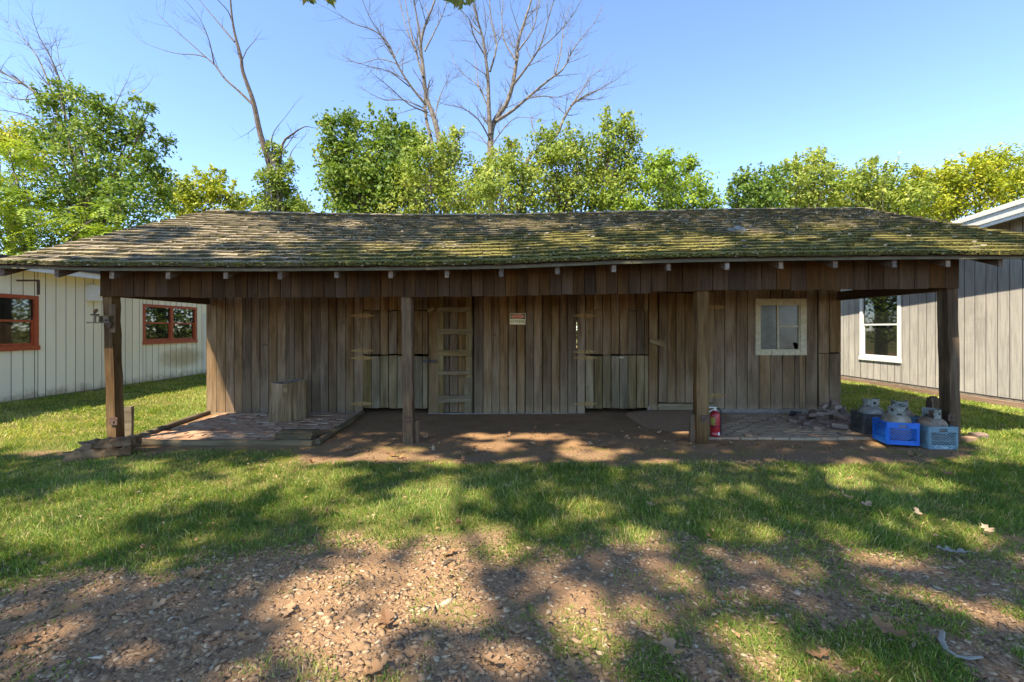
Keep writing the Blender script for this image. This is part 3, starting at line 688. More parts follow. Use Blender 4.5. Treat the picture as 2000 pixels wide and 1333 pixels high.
# skirt boards hanging from the eave in front of the posts
xx = -804*5.75/F
edges = [xx]
while xx < (1873-1000)*5.75/F - 0.05:
    xx += (0.143 if xx < 1.7 else 0.196) * random.uniform(0.93, 1.06); edges.append(min(xx, (1873-1000)*5.75/F))
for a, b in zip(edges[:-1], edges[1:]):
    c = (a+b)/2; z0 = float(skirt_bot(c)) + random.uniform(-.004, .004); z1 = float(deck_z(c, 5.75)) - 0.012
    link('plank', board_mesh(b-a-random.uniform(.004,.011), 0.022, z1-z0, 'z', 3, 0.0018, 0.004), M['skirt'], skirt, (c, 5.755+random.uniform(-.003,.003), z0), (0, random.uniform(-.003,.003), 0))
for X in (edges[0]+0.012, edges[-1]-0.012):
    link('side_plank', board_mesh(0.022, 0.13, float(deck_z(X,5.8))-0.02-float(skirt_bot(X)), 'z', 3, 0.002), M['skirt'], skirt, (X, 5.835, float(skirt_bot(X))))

# rafters with painted tails
for px in (4, 112, 220, 329, 440, 548, 656, 763, 873, 979, 1089, 1199, 1306, 1419, 1525, 1632, 1745, 1852, 1958, 2066):
    X = (px-1000)*5.33/F
    if X > 6.75: X = 6.75
    y0, y1 = 5.335 + random.uniform(-.02,.02), 9.05; w = 0.026
    za, zb = float(deck_z(X, y0)) - 0.003, float(deck_z(X, y1)) - 0.003; h = 0.118
    m = MB(); m.add([(X-w,y0,za-h),(X+w,y0,za-h),(X+w,y1,zb-h),(X-w,y1,zb-h),(X-w,y0,za),(X+w,y0,za),(X+w,y1,zb),(X-w,y1,zb)],
          [(0,3,2,1),(4,5,6,7),(1,2,6,5),(2,3,7,6),(3,0,4,7),(0,1,5,4)])
    rf = m.build('rafter', M['beam'], roof)
    if 210 < px < 1900:
        m = MB(); m.box((X-w+.001, y0-.006, za-h+.002), (X+w-.001, y0-.001, za-.045)); m.build('tail_end', M['tail'], roof)
# deck, drip strip
n = 60; xsr = np.linspace(XL, XR, n+1); m = MB(); st = MB()
for i in range(n):
    a, b = xsr[i], xsr[i+1]
    vs = []
    for X in (a, b):
        for Y in (EY, RY, 2*RY-EY-0.3):
            z = float(deck_z(X, Y)); vs += [(X, Y, z), (X, Y, z+0.022)]
    f = []
    for k in (0, 2):
        f += [(k, k+2, k+8, k+6), (k+1, k+7, k+9, k+3)]
    f += [(0,6,7,1), (4,5,11,10)]
    if i == 0: f += [(0,1,3,2), (2,3,5,4)]
    if i == n-1: f += [(6,8,9,7), (8,10,11,9)]
    m.add(vs, f)
    za, zb = float(eave_z(a)), float(eave_z(b))
    st.add([(a,EY-.022,za+.008),(b,EY-.022,zb+.008),(b,EY-.003,zb+.008),(a,EY-.003,za+.008),(a,EY-.022,za+.034),(b,EY-.022,zb+.034),(b,EY-.003,zb+.034),(a,EY-.003,za+.034)],
           [(0,1,5,4),(0,3,2,1),(4,5,6,7),(2,3,7,6)] + ([(3,0,4,7)] if i == 0 else []) + ([(1,2,6,5)] if i == n-1 else []))
m.build('deck', M['beam'], roof); st.build('drip_strip', M['strip'], roof)
# shakes
def shake_box(x0, x1, Y0, Y1, lift0, th):
    vs = []
    sk = random.uniform(-.006, .006)
    for (X, Yb) in ((x0, Y0 + sk), (x1, Y0 - sk)):
        zb = float(deck_z(X, Yb)) + 0.024 + lift0; zt = float(deck_z(X, Y1)) + 0.026
        vs += [(X, Yb, zb), (X, Y1, zt), (X, Y1, zt + 0.004), (X, Yb + 0.004, zb + th)]
    return vs, [(0,1,5,4),(3,7,6,2),(0,4,7,3),(0,3,2,1),(4,5,6,7),(1,2,6,5)]
NC = 21; expo_ = (RY - EY + 0.05) / NC
rest = MB(); count = 0
for c in range(NC):
    Yb0 = EY - 0.045 + c * expo_
    x = XL - 0.03 + random.uniform(-.04, .03); 
    xe = XR + random.uniform(-.02, .05)
    while x < xe:
        w = random.uniform(0.085, 0.215) if c > 2 else random.uniform(0.10, 0.165)
        Yb = Yb0 + random.uniform(-0.011, 0.011) + 0.03*(vnoise(x, c, 0.8, 5)-.5); Yt = min(Yb + 0.46, RY + 0.02)
        vs, fs = shake_box(x, x + w - random.uniform(.003,.010), Yb, Yt, 0.016 + random.uniform(0, .010), random.uniform(.042, .058))
        r = random.random()
        if c < 3 and count < 298:
            mb = MB(); mb.add(vs, fs, r); mb.r[2] = -max(r,.01); mb.build('shake', M['shake'], roof); count += 1
        else: rest.add(vs, fs, r); rest.r[-4] = -max(r,.01)
        x += w
o = rest.build('shakes', M['shake'], roof); tag(o, kind='stuff')
rear = MB()
for c in range(10):
    Y1 = 2*RY-EY-0.25 - c*0.38
    for i in range(n):
        a, b = xsr[i], xsr[i+1]; vs = []
        for X in (a, b):
            zb = float(deck_z(X, Y1)) + .045; zt = float(deck_z(X, max(RY, Y1-0.5))) + .03
            vs += [(X, Y1, zb), (X, Y1, zb+.02), (X, max(RY, Y1-.5), zt)]
        rear.add(vs, [(0,1,4,3),(1,2,5,4),(0,3,5,2)], random.random())
tag(rear.build('rear_shakes', M['shake'], roof), kind='stuff')
cap = MB(); x = XL
while x < XR:
    w = random.uniform(.16,.3); z = float(ridge_z(x)); 
    for s in (-1, 1):
        cap.add([(x,RY,z+.03),(x+w+.03,RY,z+.022),(x+w+.03,RY+s*.14,z-.035),(x,RY+s*.14,z-.03),(x,RY,z+.012),(x+w+.03,RY,z+.004),(x+w+.03,RY+s*.14,z-.05),(x,RY+s*.14,z-.048)],
            [(0,1,2,3),(7,6,5,4),(0,3,7,4),(1,5,6,2),(3,2,6,7)], random.random())
    x += w
cap.build('ridge_cap', M['shake'], roof)
# moss cushions on the courses
def blobs(n, seed, pos, size, flat=0.6):
    r = np.random.default_rng(seed)
    oc = np.array([(1,0,0),(0,1,0),(-1,0,0),(0,-1,0),(0,0,1),(0,0,-1),(.7,.7,.35),(-.7,.7,.35),(-.7,-.7,.35),(.7,-.7,.35)], float)
    fc = np.array([(0,6,4),(6,1,4),(1,7,4),(7,2,4),(2,8,4),(8,3,4),(3,9,4),(9,0,4),(0,5,1),(1,5,2),(2,5,3),(3,5,0),(0,1,6),(1,2,7),(2,3,8),(3,0,9)])
    V = oc[None] * (1 + r.normal(0, .2, (n,10,1))); V = V * np.array([1.25,0.9,flat]) * size[:,None,None]
    V = V + pos[:,None,:]
    T = (np.arange(n)[:,None,None]*10 + fc[None]).reshape(-1,3)
    return V.reshape(-1,3), T
n = 24000; r = np.random.default_rng(5)
X = r.uniform(XL, XR, n); c = np.floor(NC * r.random(n) ** 1.9); 
dm = 0.5*fbm(X, c*expo_+EY, 0.9, 41) + 0.5*fbm(X, c*0.2, 3.0, 43) + 0.20*sm(-5.5, 0.5, X) - 0.10 - 0.012*c
dm = np.where(c == 0, dm + 0.32, dm)
k = r.random(n) < sm(0.40, 0.62, dm); X = X[k]; c = c[k]; n = len(X)
Yb = EY - 0.045 + c*expo_ + np.abs(r.normal(0, .03, n)) + r.uniform(-.012,.02,n); sz = r.uniform(.006,.017,n) * np.where(c==0, 1.25, 1)
tt = (Yb - (EY-0.045+c*expo_)); zz = deck_z(X, Yb) + .024 + .018 + .044 - .14*tt
zz = np.where((c == 0) & (r.random(n) < .5), zz - r.uniform(0,.03,n), zz)
V, T = blobs(n, 6, np.stack([X, Yb, zz], 1), sz)
rv = np.clip(r.normal(.45,.2,n) , 0, 1); rv = np.where(r.random(n) < .08, r.uniform(.9,1,n), rv)
tag(link('moss', mesh_np('moss', V, T, 3, True, np.repeat(rv, 16)), M['moss'], roof), kind='stuff')
# twigs and leaf scraps caught on the shakes
lt = MB()
for i in range(210):
    X = random.uniform(-5.5, 6.6); Y = EY + (RY-EY)*random.random()**1.3*0.97; z = float(deck_z(X, Y)) + .092
    a = random.uniform(0, math.pi)
    if random.random() < .6:
        L = random.uniform(.03,.16); dx, dy = math.cos(a)*L, math.sin(a)*L*.7
        lt.tube([(X-dx/2, Y-dy/2, z-.43*dy/2), (X+random.uniform(-.01,.01), Y, z+.008), (X+dx/2, Y+dy/2, z+.43*dy/2)], random.uniform(.0025,.005), 4, True, random.random())
    else:
        s = random.uniform(.018,.045); lt.add([(X-s,Y,z),(X,Y-s*.6,z-.01),(X+s,Y,z+.012),(X,Y+s*.6,z+.02)], [(0,1,2,3)], random.random())
tag(lt.build('roof_litter', M['litter'], roof), kind='stuff')
# the pale bracket fungus / cloth lump on the roof
q = Vector((1443-1000, 0, 0)); Yq = 6.75; Xq = 443*Yq/F
m = MB(); m.lathe([(0.0,-.01),(.085,0),(.1,.03),(.075,.062),(.02,.075)], 12); m.lathe([(0,-.01),(.05,0),(.06,.02),(.03,.035)], 10, M=Matrix.Translation((-.17,-.03,-.015)))
ro = m.build('weathered_lump', M['collar'], None, (Xq, Yq, float(deck_z(Xq, Yq))+0.06), (0.4, 0.1, 0.3), True)
tag(ro, 'pale grey green weathered lump lying on the mossy roof', 'debris')

# ------------------------------------------------------------------ danger sign
def text_mesh(body, size, extr=0.0008):
    cu = bpy.data.curves.new('lettering', 'FONT'); cu.body = body; cu.size = size; cu.align_x = 'CENTER'; cu.align_y = 'CENTER'; cu.extrude = extr
    o = bpy.data.objects.new('lettering_tmp', cu); COL.objects.link(o)
    dg = bpy.context.evaluated_depsgraph_get(); me = bpy.data.meshes.new_from_object(o.evaluated_get(dg)); bpy.data.objects.remove(o); return me
sg = empty('warning_sign', (wx(1011), WY-0.026, wz(623.5)), (0, 0.015, 0))
tag(sg, 'small aged sign reading DANGER NO SMOKING on the plank wall', 'sign')
W, H = 0.272, 0.192
MB().box((-W/2,-.002,-H/2),(W/2,.002,H/2)).build('sign_plate', M['sign_w'], sg)
MB().box((-W/2+.008,-.0036,.002),(W/2-.008,-.0021,H/2-.009)).build('header_panel', M['sign_k'], sg)
el = [(0.118*math.cos(a)*(1 if abs(math.cos(a))<.99 else 1), 0.044+0.036*math.sin(a)) for a in [2*math.pi*k/28 for k in range(28)]]
MB().prism(el[::-1], -.0045, -.0037).build('oval_border', M['sign_l'], sg)
el = [(0.112*math.cos(a), 0.044+0.032*math.sin(a)) for a in [2*math.pi*k/28 for k in range(28)]]
MB().prism(el[::-1], -.0054, -.0046).build('oval_panel', M['sign_r'], sg)
t = text_mesh('DANGER', 0.052); link('lettering', t, M['sign_l'], sg, (0,-.0064,.044), (math.pi/2,0,0))
t = text_mesh('NO SMOKING', 0.043); o = link('lettering', t, M['sign_k'], sg, (0,-.0032,-.045), (math.pi/2,0,0)); o.scale = (.93,1.35,1)

# ------------------------------------------------------------------ brick patios
def brick_mesh(l, w, h):
    m = MB(); b = 0.006
    j = lambda: random.uniform(-.004,.004)
    lo = [(-l/2+j(),-w/2+j(),0),(l/2+j(),-w/2+j(),0),(l/2+j(),w/2+j(),0),(-l/2+j(),w/2+j(),0)]
    mid = [(x,y,h-b) for x,y,_ in lo]; top = [(x*(1-2*b/l), y*(1-2*b/w), h+j()*.3) for x,y,_ in lo]
    m.add(lo+mid+top, [(3,2,1,0),(8,9,10,11)]+[(k,(k+1)%4,(k+1)%4+4,k+4) for k in range(4)]+[(k+4,(k+1)%4+4,(k+1)%4+8,k+8) for k in range(4)])
    return m.mesh('brick')
protos = [brick_mesh(.205,.1,.06) for _ in range(8)]; half = [brick_mesh(.1,.1,.06) for _ in range(4)]
def patio(name, label, X0, X1, Y0, Y1, mat, rot, keep, base=-0.012, uneven=0.006):
    pe = empty(name, ((X0+X1)/2, Y0, 0)); tag(pe, label, 'patio')
    lw, lh = .215, .110; cnt = 0
    nr = int((Y1-Y0)/lh); lims = []
    for rr in range(nr):
        x = X0 + (0 if rr % 2 == 0 else -lw/2)
        while x < X1:
            cx = x + lw/2; cy = Y0 + rr*lh + lh/2
            hb = False
            if x < X0: cx = X0 + .05; hb = True
            if x + lw > X1 + .05: cx = x + .05; hb = True
            if keep(cx, cy) and cnt < 300:
                me = random.choice(half if hb else protos); 
                o = bpy.data.objects.new('brick', me); COL.objects.link(o)
                if not me.materials: me.materials.append(mat)
                o.material_slots[0].link = 'OBJECT'; o.material_slots[0].material = mat
                o.parent = pe
                o.location = (cx-(X0+X1)/2+random.uniform(-.005,.005), cy-Y0+random.uniform(-.005,.005), base + random.uniform(-uneven, uneven)+ 0.012*(float(vnoise(cx,cy,1.5,3))-.5))
                o.rotation_euler = (random.gauss(0,.018), random.gauss(0,.018), random.gauss(0,.025)); cnt += 1
            x += lw
    return pe, cnt
pl, c1 = patio('brick_patio', 'uneven worn brick floor framed by timbers under the porch', -4.95, -2.62, 5.84, 7.86, M['brick_l'], 0, lambda x, y: random.random() > .03 and not (x > -2.85 and y < 6.2 and random.random() < .6), base=-.032)
def keep_r(x, y):
    lim = 7.86 - 1.35*float(sm(3.9, 2.55, x)) * (0.8+.4*float(vnoise(x,0,2,3)))
    return y < lim
pr, c2 = patio('brick_patio', 'tan brick floor beside the red fire extinguisher and rubble', 2.60, 5.15, 6.02, 7.86, M['brick_r'], 0, keep_r, base=-.026, uneven=0.003)
# soil bedding between the bricks
for pe, x0, x1, y0, y1 in ((pl,-4.95,-2.62,5.84,7.88),(pr,2.6,5.15,6.02,7.88)):
    m = MB(); cx = pe.location.x; cy = pe.location.y
    m.box((x0-cx+.01, y0-cy+.01, -.06), (x1-cx-.01, y1-cy, .010 if pe is pr else .004)); m.build('bedding', M['foundation'] if False else plain('sandy_bedding', (0.17,0.11,0.075), 0.95, nscale=30, namt=0.5, bumpy=0.6), pe)
# drifted dirt over the rear left of the tan bricks
n1, n2 = 26, 18; V = []; 
for j in range(n2+1):
    for i in range(n1+1):
        X = 1.9 + 2.3*i/n1; Y = 6.35 + 1.56*j/n2
        h = 0.085*float(sm(0.0,1.0, 1.25 - math.hypot((X-2.75)/1.2, (Y-7.75)/1.35))) + .012*(float(fbm(X,Y,3,7))-.5)
        V.append((X, Y, h-0.012 if 0 < i < n1 and 0 < j < n2 else -0.05))
fq = [(j*(n1+1)+i, j*(n1+1)+i+1, (j+1)*(n1+1)+i+1, (j+1)*(n1+1)+i) for j in range(n2) for i in range(n1)]
dm_ = plain('drifted_dirt', (0.36,0.215,0.115), 0.95, nscale=40, namt=0.5, bumpy=0.8)
tag(link('dirt_mound', mesh_np('dirt_mound', V, fq, 4, True), dm_), kind='structure')

# ------------------------------------------------------------------ edging timbers, stub, rotten steps, block, log
def rough_log(name, pts, rad, mat, label, cat, group=None, squash=1.0, n=10):
    m = MB(); P0 = Vector(pts[0])
    pp = []; rr = []
    for i in range(len(pts)-1):
        a, b = Vector(pts[i]), Vector(pts[i+1])
        for k in range(6): pp.append(a.lerp(b, k/6) - P0); rr.append(rad*random.uniform(.9,1.08))
    pp.append(Vector(pts[-1])-P0); rr.append(rad*.92)
    m.tube(pp, rr, n); o = m.build(name, mat, None, P0, None, True); tag(o, label, cat, group); return o
rough_log('edging_timber', [(-4.86,5.74,.028),(-3.6,5.73,.026),(-2.5,5.72,.024)], .054, M['timber'], 'long weathered timber along the open front of the worn brick floor', 'timber')
rough_log('edging_timber', [(-4.93,5.86,.03),(-5.12,6.9,.03),(-5.24,7.86,.03)], .042, M['timbery'], 'round timber edging the brick floor on the lawn side', 'timber')
rough_log('edging_timber', [(-2.47,5.78,.035),(-2.5,6.7,.035),(-2.56,7.82,.035)], .038, M['timbery'], 'straight pole between the brick floor and the bare dirt', 'timber')
o = link('stub_post', board_mesh(.085,.06,.46,'z',5,.004), M['timber'], None, ((251.5-1000)*6.1/F, 6.1, -0.03), (0,.01,.2)); tag(o, 'short cut board standing upright behind the porch post with bird feeder', 'post stub')
def slab(name, L, w, h, loc, rot, mat, label, cat, group=None, seg=9, j=.018):
    m = MB(); vs = []; fs = []; k = 8
    for i in range(seg+1):
        x = L*(i/seg-.5); sc = random.uniform(.88,1.05)
        for q in range(k):
            a = 2*math.pi*q/k + .39
            yy = math.copysign(abs(math.cos(a))**.5, math.cos(a))*w/2*sc; z = math.copysign(abs(math.sin(a))**.5, math.sin(a))*h/2*sc + h/2
            vs.append((x+random.uniform(-j,j)*(1.5 if i in (0,seg) else .6), yy+random.uniform(-j,j)*.6, z+random.uniform(-j,j)*.5))
    for i in range(seg):
        for q in range(k): fs.append((i*k+q, (i+1)*k+q, (i+1)*k+(q+1)%k, i*k+(q+1)%k))
    fs.append(tuple(range(k))); fs.append(tuple(seg*k+q for q in range(k))[::-1])
    m.add(vs, fs); o = m.build(name, mat, None, loc, rot); tag(o, label, cat, group); return o
slab('rotten_timber', .54, .22, .125, (-4.72,5.22,-.02), (0,0,.46), M['rot'], 'lower split timber of the rotten step beside the porch post', 'timber', j=.035, seg=12)
slab('rotten_timber', .47, .24, .10, (-4.69,5.33,.09), (0,-.02,.46), M['rot'], 'upper crumbling timber of the rotten step beside the porch post', 'timber', j=.035, seg=12)
o = slab('wood_block', .46, .34, .11, (-2.84,6.03,.02), (0,.02,.06), M['timber'], 'mossy squared wood block with a nail on the brick floor', 'block', j=.008)
m = MB(); m.tube([(.0,.05,.1),(.005,.05,.175)], .006, 5); m.build('nail', M['rust'], o)
o = slab('wood_chunk', .26, .09, .09, (-2.60,6.13,.025), (0,.05,.75), M['rot'], 'dark rotten chunk of wood leaning against the wood block', 'wood', j=.01)
# chopping log
lg = empty('log_round', ((563.5-1000)*7.3/F, 7.3, .024)); tag(lg, 'big upright bare log round standing on the brick floor', 'log')
m = MB(); n = 64; rings = 9; vs = []; fs = []; fur = [random.gauss(0,.0045) for _ in range(n)]
def lr(a, t): return (0.236 - 0.0*t + .02*math.sin(2*a+.6) + .014*math.sin(5*a+1)+ .008*math.sin(9*a)) * (1.03 - .05*t + .03*(1-t)**3) - 0.022*math.exp(-((a-4.58)/.07)**2)*(1-t*.5) + .025*math.exp(-((a-4.95)/.3)**2)*math.exp(-((t-.85)/.15)**2)
for i in range(rings+1):
    t = i/rings
    for k in range(n):
        a = 2*math.pi*k/n; R = lr(a, t) + fur[k]; h = .60 + .03*max(0, math.cos(a-.3))**3 - .01*math.sin(3*a) + random.uniform(-.004,.004)
        vs.append((R*math.cos(a) + .015*t, R*math.sin(a), t*h))
for i in range(rings):
    for k in range(n): fs.append((i*n+k, i*n+(k+1)%n, (i+1)*n+(k+1)%n, (i+1)*n+k))
m.add(vs, fs); m.build('trunk_side', M['log'], lg, smooth=True)
m = MB(); tv = vs[rings*n:]; m.add(tv + [(0,0,.565)], [(k, (k+1)%n, n) for k in range(n)]); m.build('cut_top', M['logend'], lg)
m = MB(); m.lathe([(.0,-.02),(.04,-.015),(.042,.012),(.025,.02),(.0,.022)], 9, M=Matrix.Rotation(math.pi/2,4,'X')); m.build('knot', M['log'], lg, (.07,-.236,.50), (0.1,.3,0), True)
m = MB(); m.box((-.05,-.02,0),(.06,.025,.035)); m.bar((-.05,0,.03),(-.055,0,.075),.02,.015); m.bar((.05,0,.03),(.07,.01,.09),.012,.012)
o = m.build('wood_scrap', M['timber'], None, ((560-1000)*7.35/F, 7.35, .59), (0,0,.3)); tag(o, 'small scrap of wood lying on top of the log round', 'wood scrap')

# ------------------------------------------------------------------ bird feeder on the left post
bf = empty('bird_feeder', P(222, 650, PY-.085)); tag(bf, 'small wooden bird shelf with cross perch nailed to a porch post', 'bird feeder')
u = (PY-.085)/F
MB().box((-.052,-.012,.0),(.03,.0,.36)).build('back_board', M['post'], bf)
MB().box((-.27,-.085,.118),(.03,-.013,.130)).build('shelf', M['wallx'], bf)
MB().prism([(-.07,.117),(.02,.117),(-.01,.05)][::-1], -.06, -.014).build('bracket', M['post'], bf)
h = MB(); h.box((-.125,-.075,.131),(-.112,-.016,.20)); h.box((-.075,-.075,.131),(.0,-.016,.20)); h.build('house', M['post'], bf)
MB().box((-.145,-.085,.201),(.012,-.014,.214)).build('house_roof', M['wallx'], bf)
MB().tube([(-.03,-.0765,.155),(-.03,-.074,.155)], .014, 10).build('entrance_hole', M['black'], bf)
MB().bar((-.19,-.05,.131),(-.19,-.05,.225),.016,.012).build('perch_post', M['wallx'], bf)
MB().tube([(-.245,-.05,.225),(-.14,-.05,.225)], .009, 8).build('perch_bar', M['iron'], bf)
m = MB(); m.tube([(-.205,-.05,.235),(-.19,-.05,.262),(-.172,-.05,.288),(-.165,-.05,.298)], [.008,.020,.019,.007], 8); m.build('carved_bird', M['post'], bf, None, None, True)

# ------------------------------------------------------------------ fire extinguisher
ex = empty('fire_extinguisher', ((1397.5-1000)*6.09/F, 6.10, .036), (0,0,-.1)); tag(ex, 'red fire extinguisher standing on bricks beside a porch post', 'extinguisher')
MB().lathe([(.050,0),(.060,.006),(.062,.02),(.062,.275),(.057,.30),(.042,.322),(.022,.332),(.02,.34)], 28).build('cylinder', M['red_ext'], ex, smooth=True)
MB().lathe([(.0626,.135),(.0645,.137),(.0645,.143),(.0626,.145)], 28).build('strap', M['rubber'], ex)
m = MB(); m.lathe([(.018,.338),(.018,.375),(.012,.38)], 12); m.build('valve', M['alu'], ex)
m = MB(); m.bar((.02,0,.382),(-.115,-.01,.387),.02,.012); m.build('lever', M['alu'], ex)
m = MB(); m.bar((0,0,.37),(-.105,-.01,.312),.02,.010); m.build('handle', M['alu'], ex)
m = MB(); m.tube([(.015,0,.365),(.045,0,.368),(.070,0,.34),(.080,0,.29),(.079,0,.22),(.076,0,.14),(.074,-.005,.06),(.073,-.008,.02)], .0095, 8); m.build('hose', M['rubber'], ex, smooth=True)
def curved_label(a0, a1, z0, z1, R):
    m = MB(); k = 8
    for i in range(k):
        a, b = a0+(a1-a0)*i/k, a0+(a1-a0)*(i+1)/k
        m.add([(R*math.cos(a),R*math.sin(a),z0),(R*math.cos(b),R*math.sin(b),z0),(R*math.cos(b),R*math.sin(b),z1),(R*math.cos(a),R*math.sin(a),z1)], [(0,1,2,3)])
    return m
curved_label(math.radians(190), math.radians(250), .155, .255, .0626).build('instruction_label', M['label_y'], ex)
curved_label(math.radians(215), math.radians(300), .025, .055, .0626).build('lower_label', M['label_p'], ex)
curved_label(math.radians(285), math.radians(315), .022, .06, .0630).build('round_sticker', M['label_w'], ex)

# ------------------------------------------------------------------ milk crates and gas tanks
def crate(mat, label, loc, rot, W=.335, D=.335, H=.275, text=None):
    e = empty('milk_crate', loc, rot); tag(e, label, 'crate', None)
    t = .012
    def panel(w):                                    # panel in x,z from 0..w, facing -y
        m = MB(); cw = .030; b = .050
        m.box((0,-t/2,0),(w,t/2,b))                                      # bottom band
        m.box((0,-t/2,b),(cw,t/2,H-.0005)); m.box((w-cw,-t/2,b),(w,t/2,H-.0005))   # corner stiles
        m.box((cw,-t/2,H-.075),(w-cw,t/2,H-.03)) if w > .3 and False else None
        hx0, hx1 = w*.36, w*.64                       # hand hole
        m.box((cw,-t/2,H-.07),(hx0,t/2,H-.001)); m.box((hx1,-t/2,H-.07),(w-cw,t/2,H-.001)); m.box((hx0,-t/2,H-.028),(hx1,t/2,H-.001)); m.box((hx0,-t/2,H-.085),(hx1,t/2,H-.07))
        for z in (H-.006, H-.022, H-.045, H-.066): m.box((-.003,-t/2-.005,z-.003),(w+.003,-t/2+.001,z+.003))
        for z in (b+.001, b+.055): m.box((0,-t/2-.004,z-.003),(w,-t/2+.001,z+.003))
        for x in (.012, cw-.004, w-cw+.004, w-.012): m.box((x-.0025,-t/2-.004,.004),(x+.0025,-t/2+.001,H-.07))
        z0, z1 = b, H-.07; hh = z1-z0
        x = cw - hh
        while x < w-cw:                               # diagonal lattice, both ways
            for s in (1, -1):
                xa, za, xb, zb = x, (z0 if s > 0 else z1), x+hh*1.25, (z1 if s > 0 else z0)
                ta = max(0, (cw-xa)/(xb-xa)); tb = min(1, (w-cw-xa)/(xb-xa))
                if tb > ta + .05: m.bar((xa+(xb-xa)*ta, .001*s, za+(zb-za)*ta), (xa+(xb-xa)*tb, .001*s, za+(zb-za)*tb), .0055, .006, Vector((0,1,0)))
            x += .042
        return m
    for (ox, oy, a, w) in ((-W/2,-D/2,0,W),(W/2,-D/2,math.pi/2,D),(W/2,D/2,math.pi,W),(-W/2,D/2,-math.pi/2,D)):
        panel(w).build('side_panel', mat, e, (ox,oy,0), (0,0,a))
    m = MB(); m.box((-W/2+.006,-D/2+.006,.004),(W/2-.006,D/2-.006,.010)); m.build('base', mat, e)
    if text:
        o = link('lettering', text_mesh(text, .036), M['crate_text'], e, (0.01,-D/2-.0075,.028), (math.pi/2,0,0)); o.scale = (1.35,1,1)
        m = MB(); pts = [(.085*math.cos(a)+.01+math.copysign(.02,math.cos(a)), -D/2-.007, .028+.022*math.sin(a)) for a in [2*math.pi*k/24 for k in range(25)]]
        m.tube(pts, .0016, 4, False); m.build('oval_outline', M['crate_text'], e)
    return e
def tank(mat, label, loc, rot, spin=0.0, R=.155):
    e = empty('gas_tank', loc, rot); tag(e, label, 'gas tank', None)
    prof = [(.10,.0),(.105,.012),(R-.02,.03),(R,.06),(R,.255),(R-.004,.275),(R-.016,.302),(R-.045,.330),(R-.090,.348),(.02,.356)]
    MB().lathe(prof, 32).build('tank_body', mat, e, smooth=True)
    MB().lathe([(R+.0003,.135),(R+.003,.137),(R+.003,.147),(R+.0003,.149)], 32).build('weld_seam', mat, e)
    col = MB(); Rc = .088; n = 26; a0 = math.radians(40); a1 = math.radians(320)
    for i in range(n):
        a, b = a0+(a1-a0)*i/n, a0+(a1-a0)*(i+1)/n; am = (a+b)/2
        zlo, zhi = .340, .452
        hole = any(abs(am-math.radians(d)) < math.radians(13) for d in (80, 180, 280))
        segs = [(zlo,.384),(.42,zhi)] if hole else [(zlo,zhi)]
        if abs(am-math.radians(130)) < math.radians(14) or abs(am-math.radians(230)) < math.radians(14): segs = [(.367, zhi)]
        for (z0, z1) in segs:
            vs = []
            for q in (a, b):
                for rr in (Rc, Rc+.004):
                    vs += [(rr*math.cos(q), rr*math.sin(q), z0), (rr*math.cos(q), rr*math.sin(q), z1)]
            col.add(vs, [(2,6,7,3),(0,1,5,4),(1,3,7,5),(0,4,6,2),(0,2,3,1),(4,5,7,6)])
    col.build('collar', M['collar'], e, None, (0,0,spin))
    m = MB(); m.tube([(0,0,.34),(0,0,.405)], .018, 10); m.tube([(-.0,0,.385),(.05,0,.385)], .014, 8); m.tube([(0,0,.405),(0,0,.425)], .026, 10); m.build('valve', M['rust'], e, None, (0,0,spin))
    return e
def place(corner, a, W, D):                          # front-left corner -> centre
    c, s = math.cos(a), math.sin(a); return (corner[0] + c*W/2 - s*D/2, corner[1] + s*W/2 + c*D/2)
def crate_set(mat, clabel, tmat, tlabel, corner, a, z, tilt=0.0, text=None, spin=0.0, ttilt=(0,0)):
    cx, cy = place(corner, a, .335, .335)
    crate(mat, clabel, (cx, cy, z), (tilt, 0, a), text=text)
    R = Euler((tilt,0,a)).to_matrix(); off = R @ Vector((0,0,.013))
    tank(tmat, tlabel, (cx+off.x, cy+off.y, z+off.z), (tilt+ttilt[0], ttilt[1], a), spin)
crate_set(M['black_crate'], 'dusty black plastic milk crate beside the brick rubble', M['tank_a'], 'grey gas tank standing in the black crate', (4.79,6.20), -.22, .040, spin=1.6)
crate_set(M['blue_crate'], 'bright blue plastic milk crate tilted off the brick edge', M['tank_b'], 'tan gas tank with stained dome in the bright blue crate', (4.672,5.67), -.25, .035, tilt=.0, spin=2.3, ttilt=(.03,.02))
crate_set(M['teal_crate'], 'dull dark teal crate behind the other crates at the post', M['tank_c'], 'brown grey gas tank in the dark teal crate', (5.15,6.12), -.12, .02, spin=1.1)
crate_set(M['grey_crate'], 'faded blue grey milk crate lettered Page at the porch corner', M['tank_c'], 'rusty tan gas tank in the faded blue grey crate', (5.07,5.54), -.06, .008, text='Page', spin=3.6)

